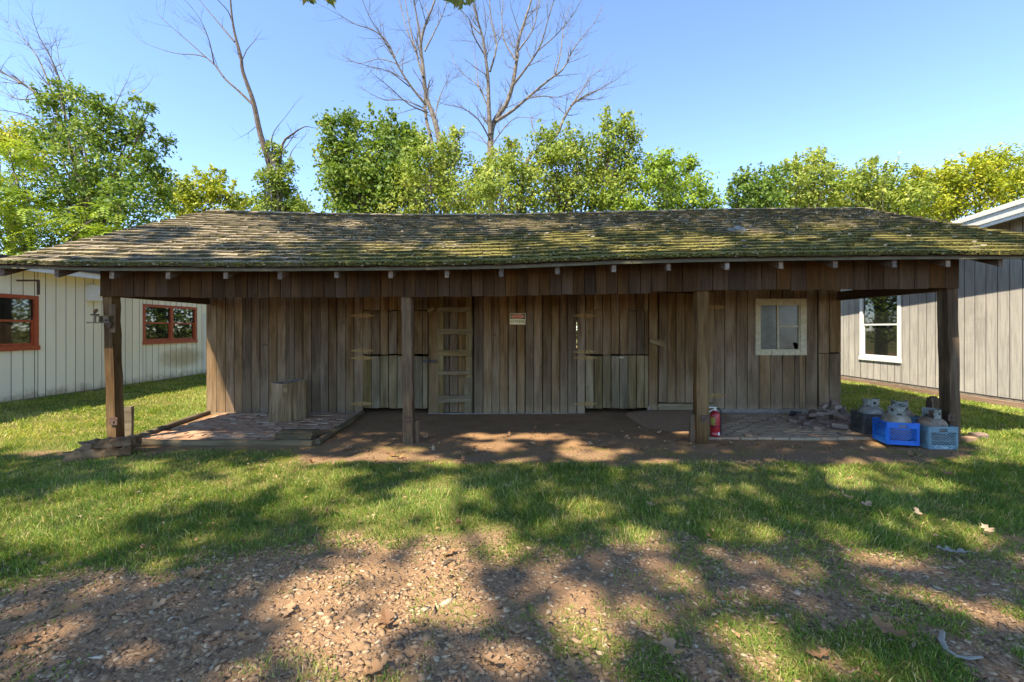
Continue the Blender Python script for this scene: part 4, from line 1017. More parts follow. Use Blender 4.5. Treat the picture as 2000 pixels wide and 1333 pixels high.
# ------------------------------------------------------------------ brick rubble
rub = [(1555,818,6.95,0),(1572,826,6.75,0),(1600,836,6.45,0),(1585,815,7.0,.06),(1615,822,6.85,0),(1640,830,6.6,0),(1652,822,6.8,0),(1600,806,7.15,.07),(1622,808,7.1,.08),(1640,812,7.0,.06),(1590,800,7.35,.05),(1610,797,7.35,.14),(1632,799,7.3,.13),(1650,805,7.2,.06),(1575,806,7.3,0),(1660,815,7.0,0),(1628,788,7.5,.16),(1645,793,7.45,.08),(1617,790,7.55,.12),(1603,812,7.25,0),(1625,815,7.3,0),(1648,800,7.5,0),(1565,808,7.2,0),(1635,805,7.6,0),(1608,800,7.65,0)]
for i, (px, py, Y, dz) in enumerate(rub):
    X = (px-1000)*Y/F; l = random.choice((.2,.2,.13,.11,.16))
    me = brick_mesh(l, random.uniform(.085,.105), random.uniform(.05,.062))
    o = link('loose_brick', me, M['rubble'], None, (X, Y, .038 + dz*1.15), (random.gauss(0,.30 if dz else .04), random.gauss(0,.30 if dz else .05), random.uniform(0,3.1)))
    tag(o, ('broken brick perched on top of the rubble pile by the wall' if dz > .1 else 'broken brick resting tilted on others in the rubble pile' if dz > 0 else 'broken brick lying flat at the foot of the rubble pile'), 'brick', 'bricks in the rubble pile')
m = MB()
for i in range(70):
    X = random.gauss(4.55,.42); Y = random.gauss(7.05,.3); s = random.uniform(.008,.024)
    if X > 5.2: continue
    m.box((-s*1.3,-s,-s*.6),(s*1.3,s,s*.6), Matrix.Translation((X,min(Y,7.8),.042))@Euler((random.random(),random.random(),random.random()*3)).to_matrix().to_4x4())
tag(m.build('brick_crumbs', M['rubble']), 'crumbs of broken brick around the rubble pile', 'rubble', kind='stuff')
m = MB()
for i in range(26):
    a = Vector((random.gauss(0,.05),random.gauss(0,.03),abs(random.gauss(0.03,.03)))); b = a+Vector((random.gauss(0,.05),random.gauss(0,.03),random.gauss(0,.035))); m.tube([a,(a+b)/2+Vector((0,0,.02)),b], .007, 5)
o = m.build('black_netting', M['rubber'], None, ((1548-1000)*7.5/F,7.5,.04)); tag(o, 'crumpled black netting lying against the wall by the rubble', 'netting')
o = link('loose_brick', brick_mesh(.2,.1,.06), M['brick_l'], None, ((1889-1000)*5.95/F,5.95,G(5.95,5.95)), (0,0,.3)); tag(o, 'single reddish brick in the grass by the blue grey crate', 'brick')
slab('field_stone', .2,.14,.09, ((1910-1000)*6.1/F,6.1,G(6.2,6.1)-.02), (0,0,.2), M['rubble'], 'rounded brown stone in the grass near the single brick', 'stone', j=.012)
slab('stub_block', .14,.1,.5, ((1829-1000)*6.55/F,6.6,0), (0,0,.1), M['post'], 'dark stub of timber behind the corner porch post', 'post stub', j=.006)

# ------------------------------------------------------------------ neighbouring buildings
def window_unit(parent, X, ny0, ny1, z0, z1, face, fmat, two, fw=.07, rail=True):
    """window in a wall plane x = X whose outside looks towards face (+1 / -1)"""
    w = empty('window', (0,0,0)); w.parent = parent
    px = parent.location
    def bx(name, y0, y1, za, zb, d0, d1, mat):
        a, b = sorted((X+face*d0, X+face*d1)); MB().box((a-px.x,y0-px.y,za-px.z),(b-px.x,y1-px.y,zb-px.z)).build(name, mat, w)
    bx('frame', ny0, ny0+fw, z0, z1, -.03, .035, fmat); bx('frame', ny1-fw, ny1, z0, z1, -.03, .035, fmat)
    bx('frame', ny0+fw, ny1-fw, z1-fw, z1, -.03, .035, fmat); bx('sill', ny0-.015, ny1+.015, z0-.03, z0+fw*.8, -.03, .05, fmat)
    spans = [(ny0+fw, ny1-fw)]
    if two:
        c = (ny0+ny1)/2; bx('mullion', c-.045, c+.045, z0+fw*.8, z1-fw, -.03, .03, fmat); spans = [(ny0+fw, c-.045), (c+.045, ny1-fw)]
    zm = (z0+z1)/2
    for (a, b) in spans:
        bx('sash', a, a+.035, z0+fw*.8, zm, -.03, .006, fmat); bx('sash', b-.035, b, z0+fw*.8, zm, -.03, .006, fmat); bx('sash', a+.035, b-.035, z0+fw*.8, z0+fw*.8+.05, -.03, .006, fmat)
        bx('meeting_rail', a, b, zm-.0, zm+.04, -.03, .012, fmat)
        bx('pane', a+.035, b-.035, z0+fw*.8+.05, zm, -.02, -.014, M['glass']); bx('pane', a, b, zm+.04, z1-fw, -.012, -.006, M['glass'])
def clad(parent, X, face, y0, y1, z0, ztop, holes, mat, w=.203, t=.016):
    g = empty('siding'); g.parent = parent; px = parent.location
    y = y0
    while y < y1 - .01:
        a, b = y, min(y+w, y1); spans = [(z0, ztop(a) if callable(ztop) else ztop)]
        ints = [h for h in holes if h[0] < b-.004 and h[1] > a+.004]
        def emit(ya, yb, za, zb):
            if yb-ya < .004 or zb-za < .004: return
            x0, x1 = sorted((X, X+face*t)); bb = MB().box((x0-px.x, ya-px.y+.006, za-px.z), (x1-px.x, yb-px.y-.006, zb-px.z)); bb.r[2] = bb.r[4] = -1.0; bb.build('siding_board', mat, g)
        zt = spans[0][1]
        if not ints: emit(a, b, z0, zt)
        else:
            h = ints[0]
            if a < h[0]: emit(a, h[0], z0, zt)
            if b > h[1]: emit(h[1], b, z0, zt)
            emit(max(a,h[0]), min(b,h[1]), z0, h[2]); emit(max(a,h[0]), min(b,h[1]), h[3], zt)
        y += w
LX = -9.1
lb = empty('cream_building', (LX-3, 9.5, 0)); tag(lb, 'cream painted low building with red framed windows beside the lawn', 'building')
def lbx(name, a, b, mat): p = lb.location; return MB().box((a[0]-p.x,a[1]-p.y,a[2]-p.z),(b[0]-p.x,b[1]-p.y,b[2]-p.z)).build(name, mat, lb)
wins = [(6.83, 8.72, 1.10, 2.10), (11.2, 13.09, 1.115, 2.09)]
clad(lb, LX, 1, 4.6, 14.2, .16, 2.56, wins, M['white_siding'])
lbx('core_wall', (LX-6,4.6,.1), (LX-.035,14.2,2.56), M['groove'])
for h in wins: window_unit(lb, LX, h[0], h[1], h[2], h[3], 1, M['red_paint'], True)
lbx('foundation', (LX-.03,4.6,-.1), (LX+.004,14.2,.155), M['foundation'])
lbx('fascia', (LX+.36,4.3,2.52), (LX+.38,14.5,2.63), M['white_paint']); lbx('soffit', (LX-.02,4.3,2.565), (LX+.359,14.5,2.585), M['white_siding'])
p = lb.location
m = MB(); m.add([(LX+.42-p.x,4.2-p.y,2.63),(LX+.42-p.x,14.6-p.y,2.63),(LX-6.4-p.x,14.6-p.y,3.0),(LX-6.4-p.x,4.2-p.y,3.0),(LX+.42-p.x,4.2-p.y,2.74),(LX+.42-p.x,14.6-p.y,2.74),(LX-6.4-p.x,14.6-p.y,3.1),(LX-6.4-p.x,4.2-p.y,3.1)], [(0,3,2,1),(4,5,6,7),(0,1,5,4),(1,2,6,5),(2,3,7,6),(3,0,4,7)]); m.build('roof', M['roofing'], lb)
lbx('vent_box', (LX+.017,9.72,2.08), (LX+.15,9.98,2.42), M['white_paint'])
m = MB(); m.tube([(LX+.15-p.x,9.93-p.y,2.25),(LX+.19-p.x,9.93-p.y,2.25)], .09, 14); m.build('vent_hood', M['white_siding'], lb)
m = MB(); m.tube([(LX+.03-p.x,13.42-p.y,.2),(LX+.03-p.x,13.42-p.y,1.93)], .018, 8); m.build('conduit', M['white_paint'], lb)
m = MB(); m.bar((LX+.02-p.x,8.35-p.y,2.36),(LX+.42-p.x,8.35-p.y,2.36),.03,.03); m.bar((LX+.41-p.x,8.35-p.y,2.36),(LX+.41-p.x,8.35-p.y,2.10),.03,.03,Vector((0,1,0))); m.build('bracket', M['rust'], lb)

RX = 9.16
rb = empty('grey_building', (RX+3, 9.5, 0)); tag(rb, 'weathered grey sided building with white window and metal edged roof', 'building')
def rbx(name, a, b, mat): p = rb.location; return MB().box((a[0]-p.x,a[1]-p.y,a[2]-p.z),(b[0]-p.x,b[1]-p.y,b[2]-p.z)).build(name, mat, rb)
rk = lambda y: 3.49 - .082*(y-9.0)
wr = [(10.70, 11.95, .70, 2.42)]
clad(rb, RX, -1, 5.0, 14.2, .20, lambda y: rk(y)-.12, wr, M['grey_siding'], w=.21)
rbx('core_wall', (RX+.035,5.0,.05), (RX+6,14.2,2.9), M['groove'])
window_unit(rb, RX, *wr[0], -1, M['white_paint'], False, fw=.085)
rbx('skirting', (RX-.004,5.0,-.1), (RX+.03,14.2,.195), M['foundation'])
o = link('base_plank', board_mesh(.03,.10,9.0,'y',8,.006), wood('reddish_plank', (.2,.13,.09), (.38,.26,.19), None, 'y'), rb, (RX-.12-rb.location.x, 5.0-rb.location.y, .10))
p = rb.location
def raked(name, x0, x1, d0, d1, mat):
    m = MB(); vs = []
    for y in (4.2, 14.8):
        for (x, d) in ((x0,d0),(x1,d0),(x1,d1),(x0,d1)): vs.append((x-p.x, y-p.y, rk(y)+d))
    m.add(vs, [(0,1,2,3),(7,6,5,4)]+[(k,k+4,(k+1)%4+4,(k+1)%4) for k in range(4)]); m.build(name, mat, rb)
raked('rake_trim', RX-.60, RX-.57, -.17, 0.0, M['metal_trim']); raked('rake_edge', RX-.63, RX-.601, -.035, .03, M['metal_trim']); raked('rake_board', RX-.569, RX-.54, -.23, -.05, M['white_paint'])
raked('soffit', RX-.539, RX+.3, -.115, -.095, M['soffit']); raked('roof', RX-.599, RX+7, .001, .06, M['metal_trim'])

# ------------------------------------------------------------------ trees
def leaf_mesh(name, C, N_, size, r, rvoff=0.0, up=0.5, aspect=0.6):
    """one folded leaf per centre"""
    n = len(C)
    nrm = r.normal(0, 1, (n, 3)) + N_ * 0.9; nrm[:,2] += up + .3
    nrm /= np.linalg.norm(nrm, axis=1, keepdims=True)
    d = r.normal(0, 1, (n, 3)); d[:,2] -= .25; d -= nrm * (d*nrm).sum(1, keepdims=True); d /= np.linalg.norm(d, axis=1, keepdims=True)
    s = np.cross(nrm, d); L = size * r.uniform(.5, 1.4, n)[:,None]; Wd = L * aspect * .5
    V = np.stack([C - d*L*.5, C + s*Wd + nrm*L*.08, C + d*L*.5 - nrm*L*.06, C - s*Wd + nrm*L*.08], 1)
    return V
def leaves_obj(name, clumps, size, mat, parent, seed, per_r2, spread=.55, rv_mu=.45, aspect=.6, frond=False):
    r = np.random.default_rng(seed); Cs = []; Ns = []; Rv = []
    for (c, R, dens) in clumps:
        n = int(2.6 * per_r2 * R * R * dens); 
        if n < 4: continue
        # sub-clumps spread through the volume
        k = max(5, int(24 * R)); d = r.normal(0, 1, (k, 3)); d /= np.linalg.norm(d, axis=1, keepdims=True)
        sc = c[None] + d * (R * (r.uniform(.25, 1.0, k) ** .6 + .45 * (r.random(k) < .14)))[:,None] * np.array([1, 1, .85])
        tone = r.normal(0, .17, k)
        which = r.integers(0, k, n); off = r.normal(0, 1, (n, 3)) * (R * .16 + .09); off[:,2] *= .6
        pos = sc[which] + off
        Cs.append(pos); nn = pos - c[None]; nn /= (np.linalg.norm(nn, axis=1, keepdims=True) + 1e-6); Ns.append(nn)
        Rv.append(np.clip(r.normal(rv_mu, .10, n) + tone[which], 0, 1))
        if dens > .5 and not frond:
            for q in range(4):                       # long shoots standing out of the crown
                a = r.uniform(0, 2*np.pi); st = c + np.array([np.cos(a)*R*.6, np.sin(a)*R*.6, R*.55]); L = R*r.uniform(.3, .75) + .12; dv = np.array([np.cos(a)*r.uniform(.1,.7), np.sin(a)*r.uniform(.1,.7), r.uniform(.5,1.)]); k2 = int(26*L/ .5)
                t = r.random(k2)[:,None]; pos = st[None] + dv[None]*L*t + r.normal(0, .06, (k2,3)); Cs.append(pos); Ns.append(np.tile(dv, (k2,1))*.3); Rv.append(np.clip(r.normal(rv_mu+.1, .15, k2), 0, 1))
    C = np.concatenate(Cs); N_ = np.concatenate(Ns); rv = np.concatenate(Rv)
    if frond:
        # every centre is a drooping frond of paired leaflets
        nf = len(C); k = 9; a = r.uniform(0, 2*np.pi, nf); Lf = r.uniform(.45, .8, nf)
        dirx = np.cos(a); diry = np.sin(a); up0 = r.uniform(-.1, .6, nf); allV = []; 
        for j in range(k):
            t = (j+.5)/k
            base = C + np.stack([dirx*Lf*t, diry*Lf*t, Lf*(up0*t - .65*t*t)], 1)
            for s in (-1, 1):
                side = np.stack([-diry*s, dirx*s, np.full(nf, -.15)], 1); fw = np.stack([dirx, diry, up0-1.3*t], 1)
                l = (.17 - .06*t) * (.8 + .4*r.random(nf))[:,None]; dd = side*.9 + fw*.35; w = fw*.2*l
                allV.append(np.stack([base, base+dd*l*.45+w, base+dd*l, base+dd*l*.45-w], 1))
        V = np.concatenate(allV); rv = np.tile(rv, 2*k)
    else: V = leaf_mesh(name, C, N_, size, r, aspect=aspect)
    n = len(V); f = np.arange(n*4).reshape(n, 4)
    return link(name, mesh_np(name, V.reshape(-1, 3), f, 4, False, rv), mat, parent), n
NL = [0]
def limb(m, a, b, r0, r1, n=5, wob=.12, sides=6):
    a = Vector(a); b = Vector(b); L = (b-a).length; pts = []
    for i in range(n+1):
        t = i/n; p = a.lerp(b, t); p.z += .10*L*math.sin(math.pi*t)*.5
        if 0 < i < n: p += Vector((random.gauss(0,1),random.gauss(0,1),random.gauss(0,1)))*wob*L*.12
        pts.append(p)
    m.tube(pts, [r0+(r1-r0)*i/n for i in range(n+1)], sides)
def leafy_tree(name, label, cat, blobs_px, Y, base_px, mat, seed, size=.13, per=900, group=None, low=True, rv=.45, trunk_r=.16, frond=False, bark='bark_d', aspect=.6, lowd=.15):
    random.seed(seed)
    bx = (base_px-1000)*Y/F; root = empty(name, (bx, Y, G(bx, Y))); tag(root, label, cat, group)
    cl = []; m = MB(); r = np.random.default_rng(seed+100)
    for (px, py, pr) in blobs_px:
        dY = r.normal(0, 1) * pr*Y/F * .9; YY = Y + dY
        c = np.array(P(px, py, YY)) - np.array(root.location); R = pr*YY/F
        cl.append((c, R, 1.0))
    top = max(c[2] for c, R, d in cl); zc = np.mean([c[2] for c, R, d in cl])
    if low:
        for (c, R, d) in list(cl):
            z = c[2] - R*1.1
            while z > 1.2: cl.append((np.array([c[0]*.95, c[1]+r.normal(0,.4), z]), R*.95, lowd)); z -= R*1.3
    th = min(zc, top*.55)
    m.tube([(0,0,-.2),(.05,0,th*.4),(random.uniform(-.2,.2),random.uniform(-.2,.2),th)], [trunk_r*1.3,trunk_r,trunk_r*.75], 8)
    for (c, R, d) in cl[:40]:
        zz = max(.6, min(th, c[2]*.55)); limb(m, (0,0,zz), c, trunk_r*.28, .01, 5)
        for q in range(3):
            e = np.array(c) + r.normal(0,1,3)*R*.7; limb(m, c, e, .012, .004, 3, sides=4)
    m.build('trunk', M[bark], root)
    o, k = leaves_obj('crown', cl, size, M[mat], root, seed, per, rv_mu=rv, frond=frond, aspect=aspect); NL[0] += k
    return root
# centre thicket
leafy_tree('leafy_tree', 'broad dark green tree behind the roof, under the bare trunks to its right', 'tree', [(668,275,40),(700,330,50),(745,255,36),(760,310,48),(660,350,36),(690,395,42),(730,380,50),(790,265,30),(800,320,40),(775,385,45),(650,310,26),(815,290,24),(652,250,22),(680,240,20)], 17.0, 730, 'leaf_b', 11, .14, 780, rv=.52, aspect=.7)
leafy_tree('leafy_tree', 'pale yellow green vine covered tree at the foot of the double bare trunk', 'tree', [(840,300,30),(870,340,40),(820,360,40),(880,285,22),(895,265,14),(850,395,45),(900,390,40),(795,395,34),(880,310,26),(800,345,26)], 15.6, 850, 'leaf_a', 12, .11, 900, rv=.6)
leafy_tree('leafy_tree', 'bushy green tree in front of the tall bare forked trunk', 'tree', [(940,340,36),(975,315,26),(1000,340,36),(960,385,45),(1010,390,42),(920,395,34),(997,295,18),(1035,355,30),(1000,282,9)], 15.4, 975, 'leaf_a', 13, .12, 850, rv=.55)
leafy_tree('leafy_tree', 'tall loose green tree with an arching leafy top twig', 'tree', [(1065,280,26),(1095,285,34),(1130,300,40),(1090,340,45),(1160,330,42),(1190,285,34),(1205,260,24),(1225,235,14),(1185,235,14),(1240,275,16),(1150,385,48),(1080,395,40),(1215,340,36),(1230,310,20),(1200,385,40),(1232,258,10),(1055,320,24)], 16.4, 1140, 'leaf_a', 14, .125, 760, rv=.5)
leafy_tree('leafy_tree', 'light green bushy tree with feathery tips beside the gap of sky', 'tree', [(1255,350,36),(1290,330,30),(1320,345,34),(1345,335,20),(1370,365,22),(1270,395,45),(1330,390,45),(1380,395,22),(1300,310,16),(1400,405,12),(1350,320,12)], 15.8, 1310, 'leaf_g', 15, .12, 900, rv=.5)
# right
leafy_tree('leafy_tree', 'dark leafy tree with a dense rounded crown right of the sky gap', 'tree', [(1465,370,34),(1490,355,28),(1450,355,18),(1500,390,34),(1455,400,30),(1520,345,16),(1432,378,12)], 20.5, 1480, 'leaf_b', 21, .15, 620, rv=.5)
leafy_tree('leafy_tree', 'upright green tree with a high pointed top beyond the shed roof', 'tree', [(1555,345,30),(1590,320,22),(1595,305,12),(1570,385,40),(1620,375,36),(1640,345,24),(1530,390,34),(1545,325,14),(1610,340,22)], 21.5, 1575, 'leaf_a', 22, .15, 600, rv=.6)
leafy_tree('leafy_tree', 'green tree with yellow tips and one dark spire by the grey building', 'tree', [(1690,340,22),(1680,370,34),(1720,360,34),(1700,322,10),(1755,365,34),(1730,400,40),(1780,390,36),(1660,395,34)], 22, 1715, 'leaf_a', 23, .15, 600, rv=.62)
leafy_tree('leafy_tree', 'wide golden yellow green tree above the grey building roof', 'tree', [(1830,360,36),(1800,390,36),(1870,345,36),(1905,325,28),(1940,320,30),(1860,395,40),(1910,370,40),(1950,360,40),(1985,330,34),(1990,380,40),(1800,350,22),(2030,340,40),(2060,370,40)], 22.5, 1900, 'leaf_y', 24, .15, 560, rv=.5)
leafy_tree('leafy_tree', 'distant pale yellow tree low between the dark trees at right', 'tree', [(1560,405,30),(1650,405,34),(1740,420,34),(1830,430,34),(1780,425,26)], 27, 1700, 'leaf_y', 25, .2, 420, rv=.5)
# left
leafy_tree('leafy_tree', 'large spreading tree with dead grey top limbs behind the cream building', 'tree', [(95,205,22),(130,190,26),(165,205,28),(205,230,30),(240,235,22),(120,255,36),(180,270,40),(240,285,36),(280,255,22),(295,215,8),(90,300,36),(150,330,45),(220,340,42),(285,310,30),(325,285,14),(300,350,26),(115,175,12),(250,390,40),(190,400,45),(270,205,10),(130,400,45),(310,390,26)], 17.5, 190, 'leaf_b', 31, .16, 480, rv=.5, trunk_r=.22, aspect=.5)
leafy_tree('leafy_tree', 'sumac like tree with bright drooping fronds over the cream building roof', 'tree', [(20,300,40),(15,380,50),(60,420,45),(110,450,40),(190,440,38),(225,400,22),(150,470,36),(40,470,50),(215,465,36),(260,455,24),(-40,330,50),(-30,420,60)], 15.8, 60, 'leaf_g', 32, .14, 48, rv=.62, frond=True)
leafy_tree('leafy_tree', 'hazy yellow green tree past the big spreading tree', 'tree', [(370,380,30),(410,360,26),(435,385,26),(400,405,30),(345,400,30),(430,345,12),(455,400,16),(330,370,24)], 25, 400, 'leaf_y', 33, .18, 480, rv=.42)
leafy_tree('leafy_tree', 'low far yellow green tree left of the vine covered trunk', 'tree', [(480,402,18),(510,405,14),(600,412,10),(575,408,14),(460,410,16)], 28, 500, 'leaf_y', 34, .2, 420, rv=.4)
leafy_tree('leafy_tree', 'yellowing tree at the far left behind the fronds', 'tree', [(30,290,30),(-10,270,36),(60,310,26),(50,260,18)], 22, 20, 'leaf_y', 35, .16, 560, rv=.5)

# bare dead trees: main limbs from their courses, then twigs
def bare_tree(name, label, limbs, Y, base_px, seed, r0=.15, twig=1.0, mat='bark', depth=1.0):
    random.seed(seed); m = MB()
    bx = (base_px-1000)*Y/F; root = empty(name, (bx, Y, G(bx, Y))); tag(root, label, 'dead tree')
    o = Vector(root.location)
    def grow(p, d, L, r, lev):
        pts = [p]; rr = [r]; n = 3; dd = Vector(d)
        for i in range(n):
            dd = (dd + Vector((random.gauss(0,.16), random.gauss(0,.16), random.gauss(.07,.12)))).normalized()
            pts.append(pts[-1] + dd*L/n); rr.append(r*(1-.8*(i+1)/n))
        m.tube(pts, rr, 4 if r < .02 else 5, False)
        if lev > 0:
            for q in range(random.randint(2, 4)):
                i = random.randint(1, n-1); t = Vector((random.gauss(0,1), random.gauss(0,1), random.gauss(.2,.8))).normalized()
                grow(pts[i], (dd*.9 + t*.75).normalized(), L*random.uniform(.35,.65), rr[i]*.6, lev-1)
    for (pts, ra, rb_, yo, tw) in limbs:
        n = len(pts); pp = []; rr = []
        # smooth the course
        for i in range(n-1):
            for k in range(3):
                t = k/3; p0 = pts[max(i-1,0)]; p1 = pts[i]; p2 = pts[i+1]; p3 = pts[min(i+2,n-1)]
                q = [0.5*((2*p1[j])+(-p0[j]+p2[j])*t+(2*p0[j]-5*p1[j]+4*p2[j]-p3[j])*t*t+(-p0[j]+3*p1[j]-3*p2[j]+p3[j])*t**3) for j in (0,1)]
                u = (i+t)/(n-1); pp.append(P(q[0], q[1], Y + yo*u) - o); rr.append(.76*(ra+(rb_-ra)*u**.8))
        pp.append(P(pts[-1][0], pts[-1][1], Y+yo) - o); rr.append(rb_)
        m.tube(pp, rr, 7 if ra > .05 else 5, False)
        for q in range(int(tw*twig*1.7*(len(pp)))):
            i = random.randint(int(len(pp)*.25), len(pp)-1); d = (pp[min(i+1,len(pp)-1)] - pp[i-1]).normalized()
            t = Vector((random.gauss(0,1), random.gauss(0,.8), random.gauss(.15,.7))).normalized()
            L = random.uniform(.5, 1.5) * (1.0 if rr[i] > .03 else .8)
            grow(pp[i], (d*.8 + t*.8).normalized(), L, min(rr[i]*.5, .02), 2)
        grow(pp[-1], (pp[-1]-pp[-2]).normalized(), 1.1, rb_, 2)
    m.build('trunk', M[mat], root); return root
Lm = lambda pts, a, b, yo=0., tw=.6: (pts, a, b, yo, tw)
base = lambda x, y: [(x, 560), (x, y)]
bare_tree('bare_tree', 'tall bare double trunked tree left of the forked bare tree', [
    Lm([(880,600),(872,420),(862,300),(848,232),(833,190),(826,130),(822,85),(832,45),(848,5),(860,-45)], .21, .03, .3),
    Lm([(872,420),(845,285),(833,235),(830,205)], .13, .07, .6, .2),
    Lm([(832,205),(805,172),(778,130),(758,85),(730,60),(695,48),(672,35)], .07, .012, -1.2),
    Lm([(770,115),(745,70),(720,30),(700,-20)], .04, .012, -.8),
    Lm([(834,215),(790,196),(752,196),(722,182)], .045, .01, 1.2), Lm([(836,220),(800,205),(760,170),(735,150)], .05, .01, -1.5),
    Lm([(826,150),(812,100),(800,50),(790,-10)], .06, .02, .8), Lm([(812,100),(795,60),(785,20),(770,-25)], .04, .012, 1.5),
    Lm([(822,90),(815,40),(808,0),(800,-40)], .06, .02, -.5), Lm([(830,100),(850,60),(868,20),(880,-30)], .05, .015, .9),
    Lm([(850,228),(857,195),(870,165),(878,160)], .04, .01, .6), Lm([(775,125),(740,115),(700,125),(670,110)], .03, .008, .7), Lm([(800,170),(760,140),(720,130),(690,120)],.035,.008,-1.6)], 18.5, 880, 41)
bare_tree('bare_tree', 'tall bare forked tree with wide upswept limbs behind the roof', [
    Lm([(960,600),(960,420),(958,300),(960,255),(970,230),(988,205),(1001,168),(1009,120),(1013,80),(1025,40),(1038,0),(1045,-40)], .22, .03, .4),
    Lm([(958,262),(955,210),(953,150),(948,110),(942,70),(930,30),(922,-10)], .13, .03, -.8),
    Lm([(968,238),(1000,217),(1032,190),(1070,158),(1100,135),(1118,100),(1140,70),(1165,40)], .10, .012, 1.2),
    Lm([(1028,193),(1060,188),(1090,190),(1115,182)], .04, .012, -.6), Lm([(1085,145),(1095,105),(1100,60),(1110,20)], .05, .01, .8),
    Lm([(1003,165),(1030,130),(1055,90),(1070,40),(1085,-10)], .07, .015, -1.0), Lm([(1050,100),(1085,70),(1115,35),(1130,10)], .035, .01, -1.2),
    Lm([(957,140),(970,90),(960,40),(955,-10)], .06, .02, .6), Lm([(948,110),(925,70),(918,40),(900,20)], .045, .01, -1.4),
    Lm([(1009,120),(985,80),(980,30),(985,-20)], .05, .015, 1.0), Lm([(958,275),(935,235),(905,212),(870,205)], .05, .01, -1.0),
    Lm([(955,215),(935,170),(905,145),(885,120)], .045, .01, .8), Lm([(935,170),(930,130),(925,100)], .03, .008, 1.2),
    Lm([(960,285),(985,250),(1010,230),(1045,232)], .04, .01, -1.0), Lm([(958,290),(930,260),(910,260)], .035, .01, .8), Lm([(1012,100),(1040,60),(1050,20),(1060,-20)], .05, .012, 0.5)], 18.0, 960, 42)
bare_tree('bare_tree', 'slanting bare limbed tree rising from the thicket beside the arching twig', [
    Lm([(1000,600),(1015,420),(1030,315),(1060,290),(1088,262),(1100,235),(1118,205),(1140,190),(1165,178),(1205,155)], .16, .012, .4),
    Lm([(1115,207),(1135,180),(1150,155),(1175,135)], .05, .01, .8), Lm([(1075,275),(1050,262),(1040,250)], .05, .02, .4), Lm([(1130,195),(1155,180),(1190,172)], .03, .008, -.8)], 17.3, 1000, 43, twig=.7)
bare_tree('bare_tree', 'leaning bare snag rising from a vine covered trunk', [
    Lm([(548,600),(545,420),(528,330),(508,262),(497,210),(490,185),(474,140),(470,110),(458,65),(452,25),(448,-30)], .19, .03, -.4, .15),
    Lm([(497,208),(466,178),(440,155),(420,128),(402,112),(372,85),(345,62),(318,38)], .06, .010, .8, .3),
    Lm([(418,126),(412,95),(405,70),(392,40),(372,12)], .035, .008, -.6, .4), Lm([(402,112),(380,107),(345,105),(310,95),(278,83)], .03, .007, .9, .3),
    Lm([(458,82),(435,55),(410,25),(385,-5)], .045, .012, .8, .3), Lm([(456,50),(445,22),(425,0),(412,-20)], .03, .01, -.8, .4), Lm([(405,70),(385,50),(360,40)], .02, .006, .5, .4),
    Lm([(548,420),(546,340),(552,282),(572,262),(595,248),(612,250)], .10, .01, .4, .2), Lm([(540,330),(531,285),(535,258),(558,228)], .05, .008, -.4, .3), Lm([(562,330),(568,300),(578,285)], .04, .01, .3, .3),
    Lm([(505,255),(500,248),(497,250)], .03, .012, .1, 0)], 17.0, 548, 44, twig=.45, mat='bark_d')
bare_tree('bare_tree', 'dead grey limbs reaching left above the spreading tree', [
    Lm([(185,600),(160,400),(140,300),(112,222),(80,190),(45,165),(0,140),(-40,125)], .15, .015, -.4), Lm([(112,222),(98,170),(72,110),(48,80),(15,45)], .06, .01, .8, 1.0), Lm([(128,240),(120,170),(100,115),(78,75),(68,50)], .06, .01, -.6, 1.0),
    Lm([(135,270),(150,210),(120,140),(112,95)], .05, .01, .4, .9), Lm([(80,190),(40,195),(0,178),(-30,175)], .04, .01, .9, .9), Lm([(100,280),(70,235),(30,220),(-10,215)], .05, .01, -.8, .9), Lm([(200,330),(215,240),(232,190),(245,165)], .05, .01, .4, .7), Lm([(215,240),(250,200),(278,178)], .03, .008, .4, .7)], 18.3, 185, 45)
# the vines round the leaning trunk
vr = empty('climbing_vine', ((545-1000)*17.0/F, 17.0, 0)); tag(vr, 'leafy vine column wrapped round the leaning bare snag', 'vine')
o3 = np.array(vr.location); cl = []
for (px, py, pr) in [(540,290,12),(538,310,18),(545,335,22),(535,355,22),(552,365,22),(530,385,26),(555,395,26),(545,415,30),(512,352,10),(505,345,7),(565,330,10),(575,400,16),(515,400,16),(590,408,12),(548,450,30),(545,500,30),(545,550,32)]:
    cl.append((np.array(P(px,py,17.0+random.gauss(0,.15)))-o3, pr*17/F, 1.0))
leaves_obj('foliage', cl, .11, M['leaf_a'], vr, 51, 1300, rv_mu=.42)
m = MB()
for i in range(22):
    tp = P(540+random.gauss(0,6), random.uniform(300,350), 17) - Vector(vr.location); mp = P(545+random.gauss(0,9), 390, 17) - Vector(vr.location)
    m.tube([tp + Vector((0,-.25,0)), mp + Vector((0,random.gauss(-.25,.1),0)), Vector((random.gauss(0,.25),random.gauss(0,.25),0))], .012, 4)
m.build('stems', M['bark'], vr)

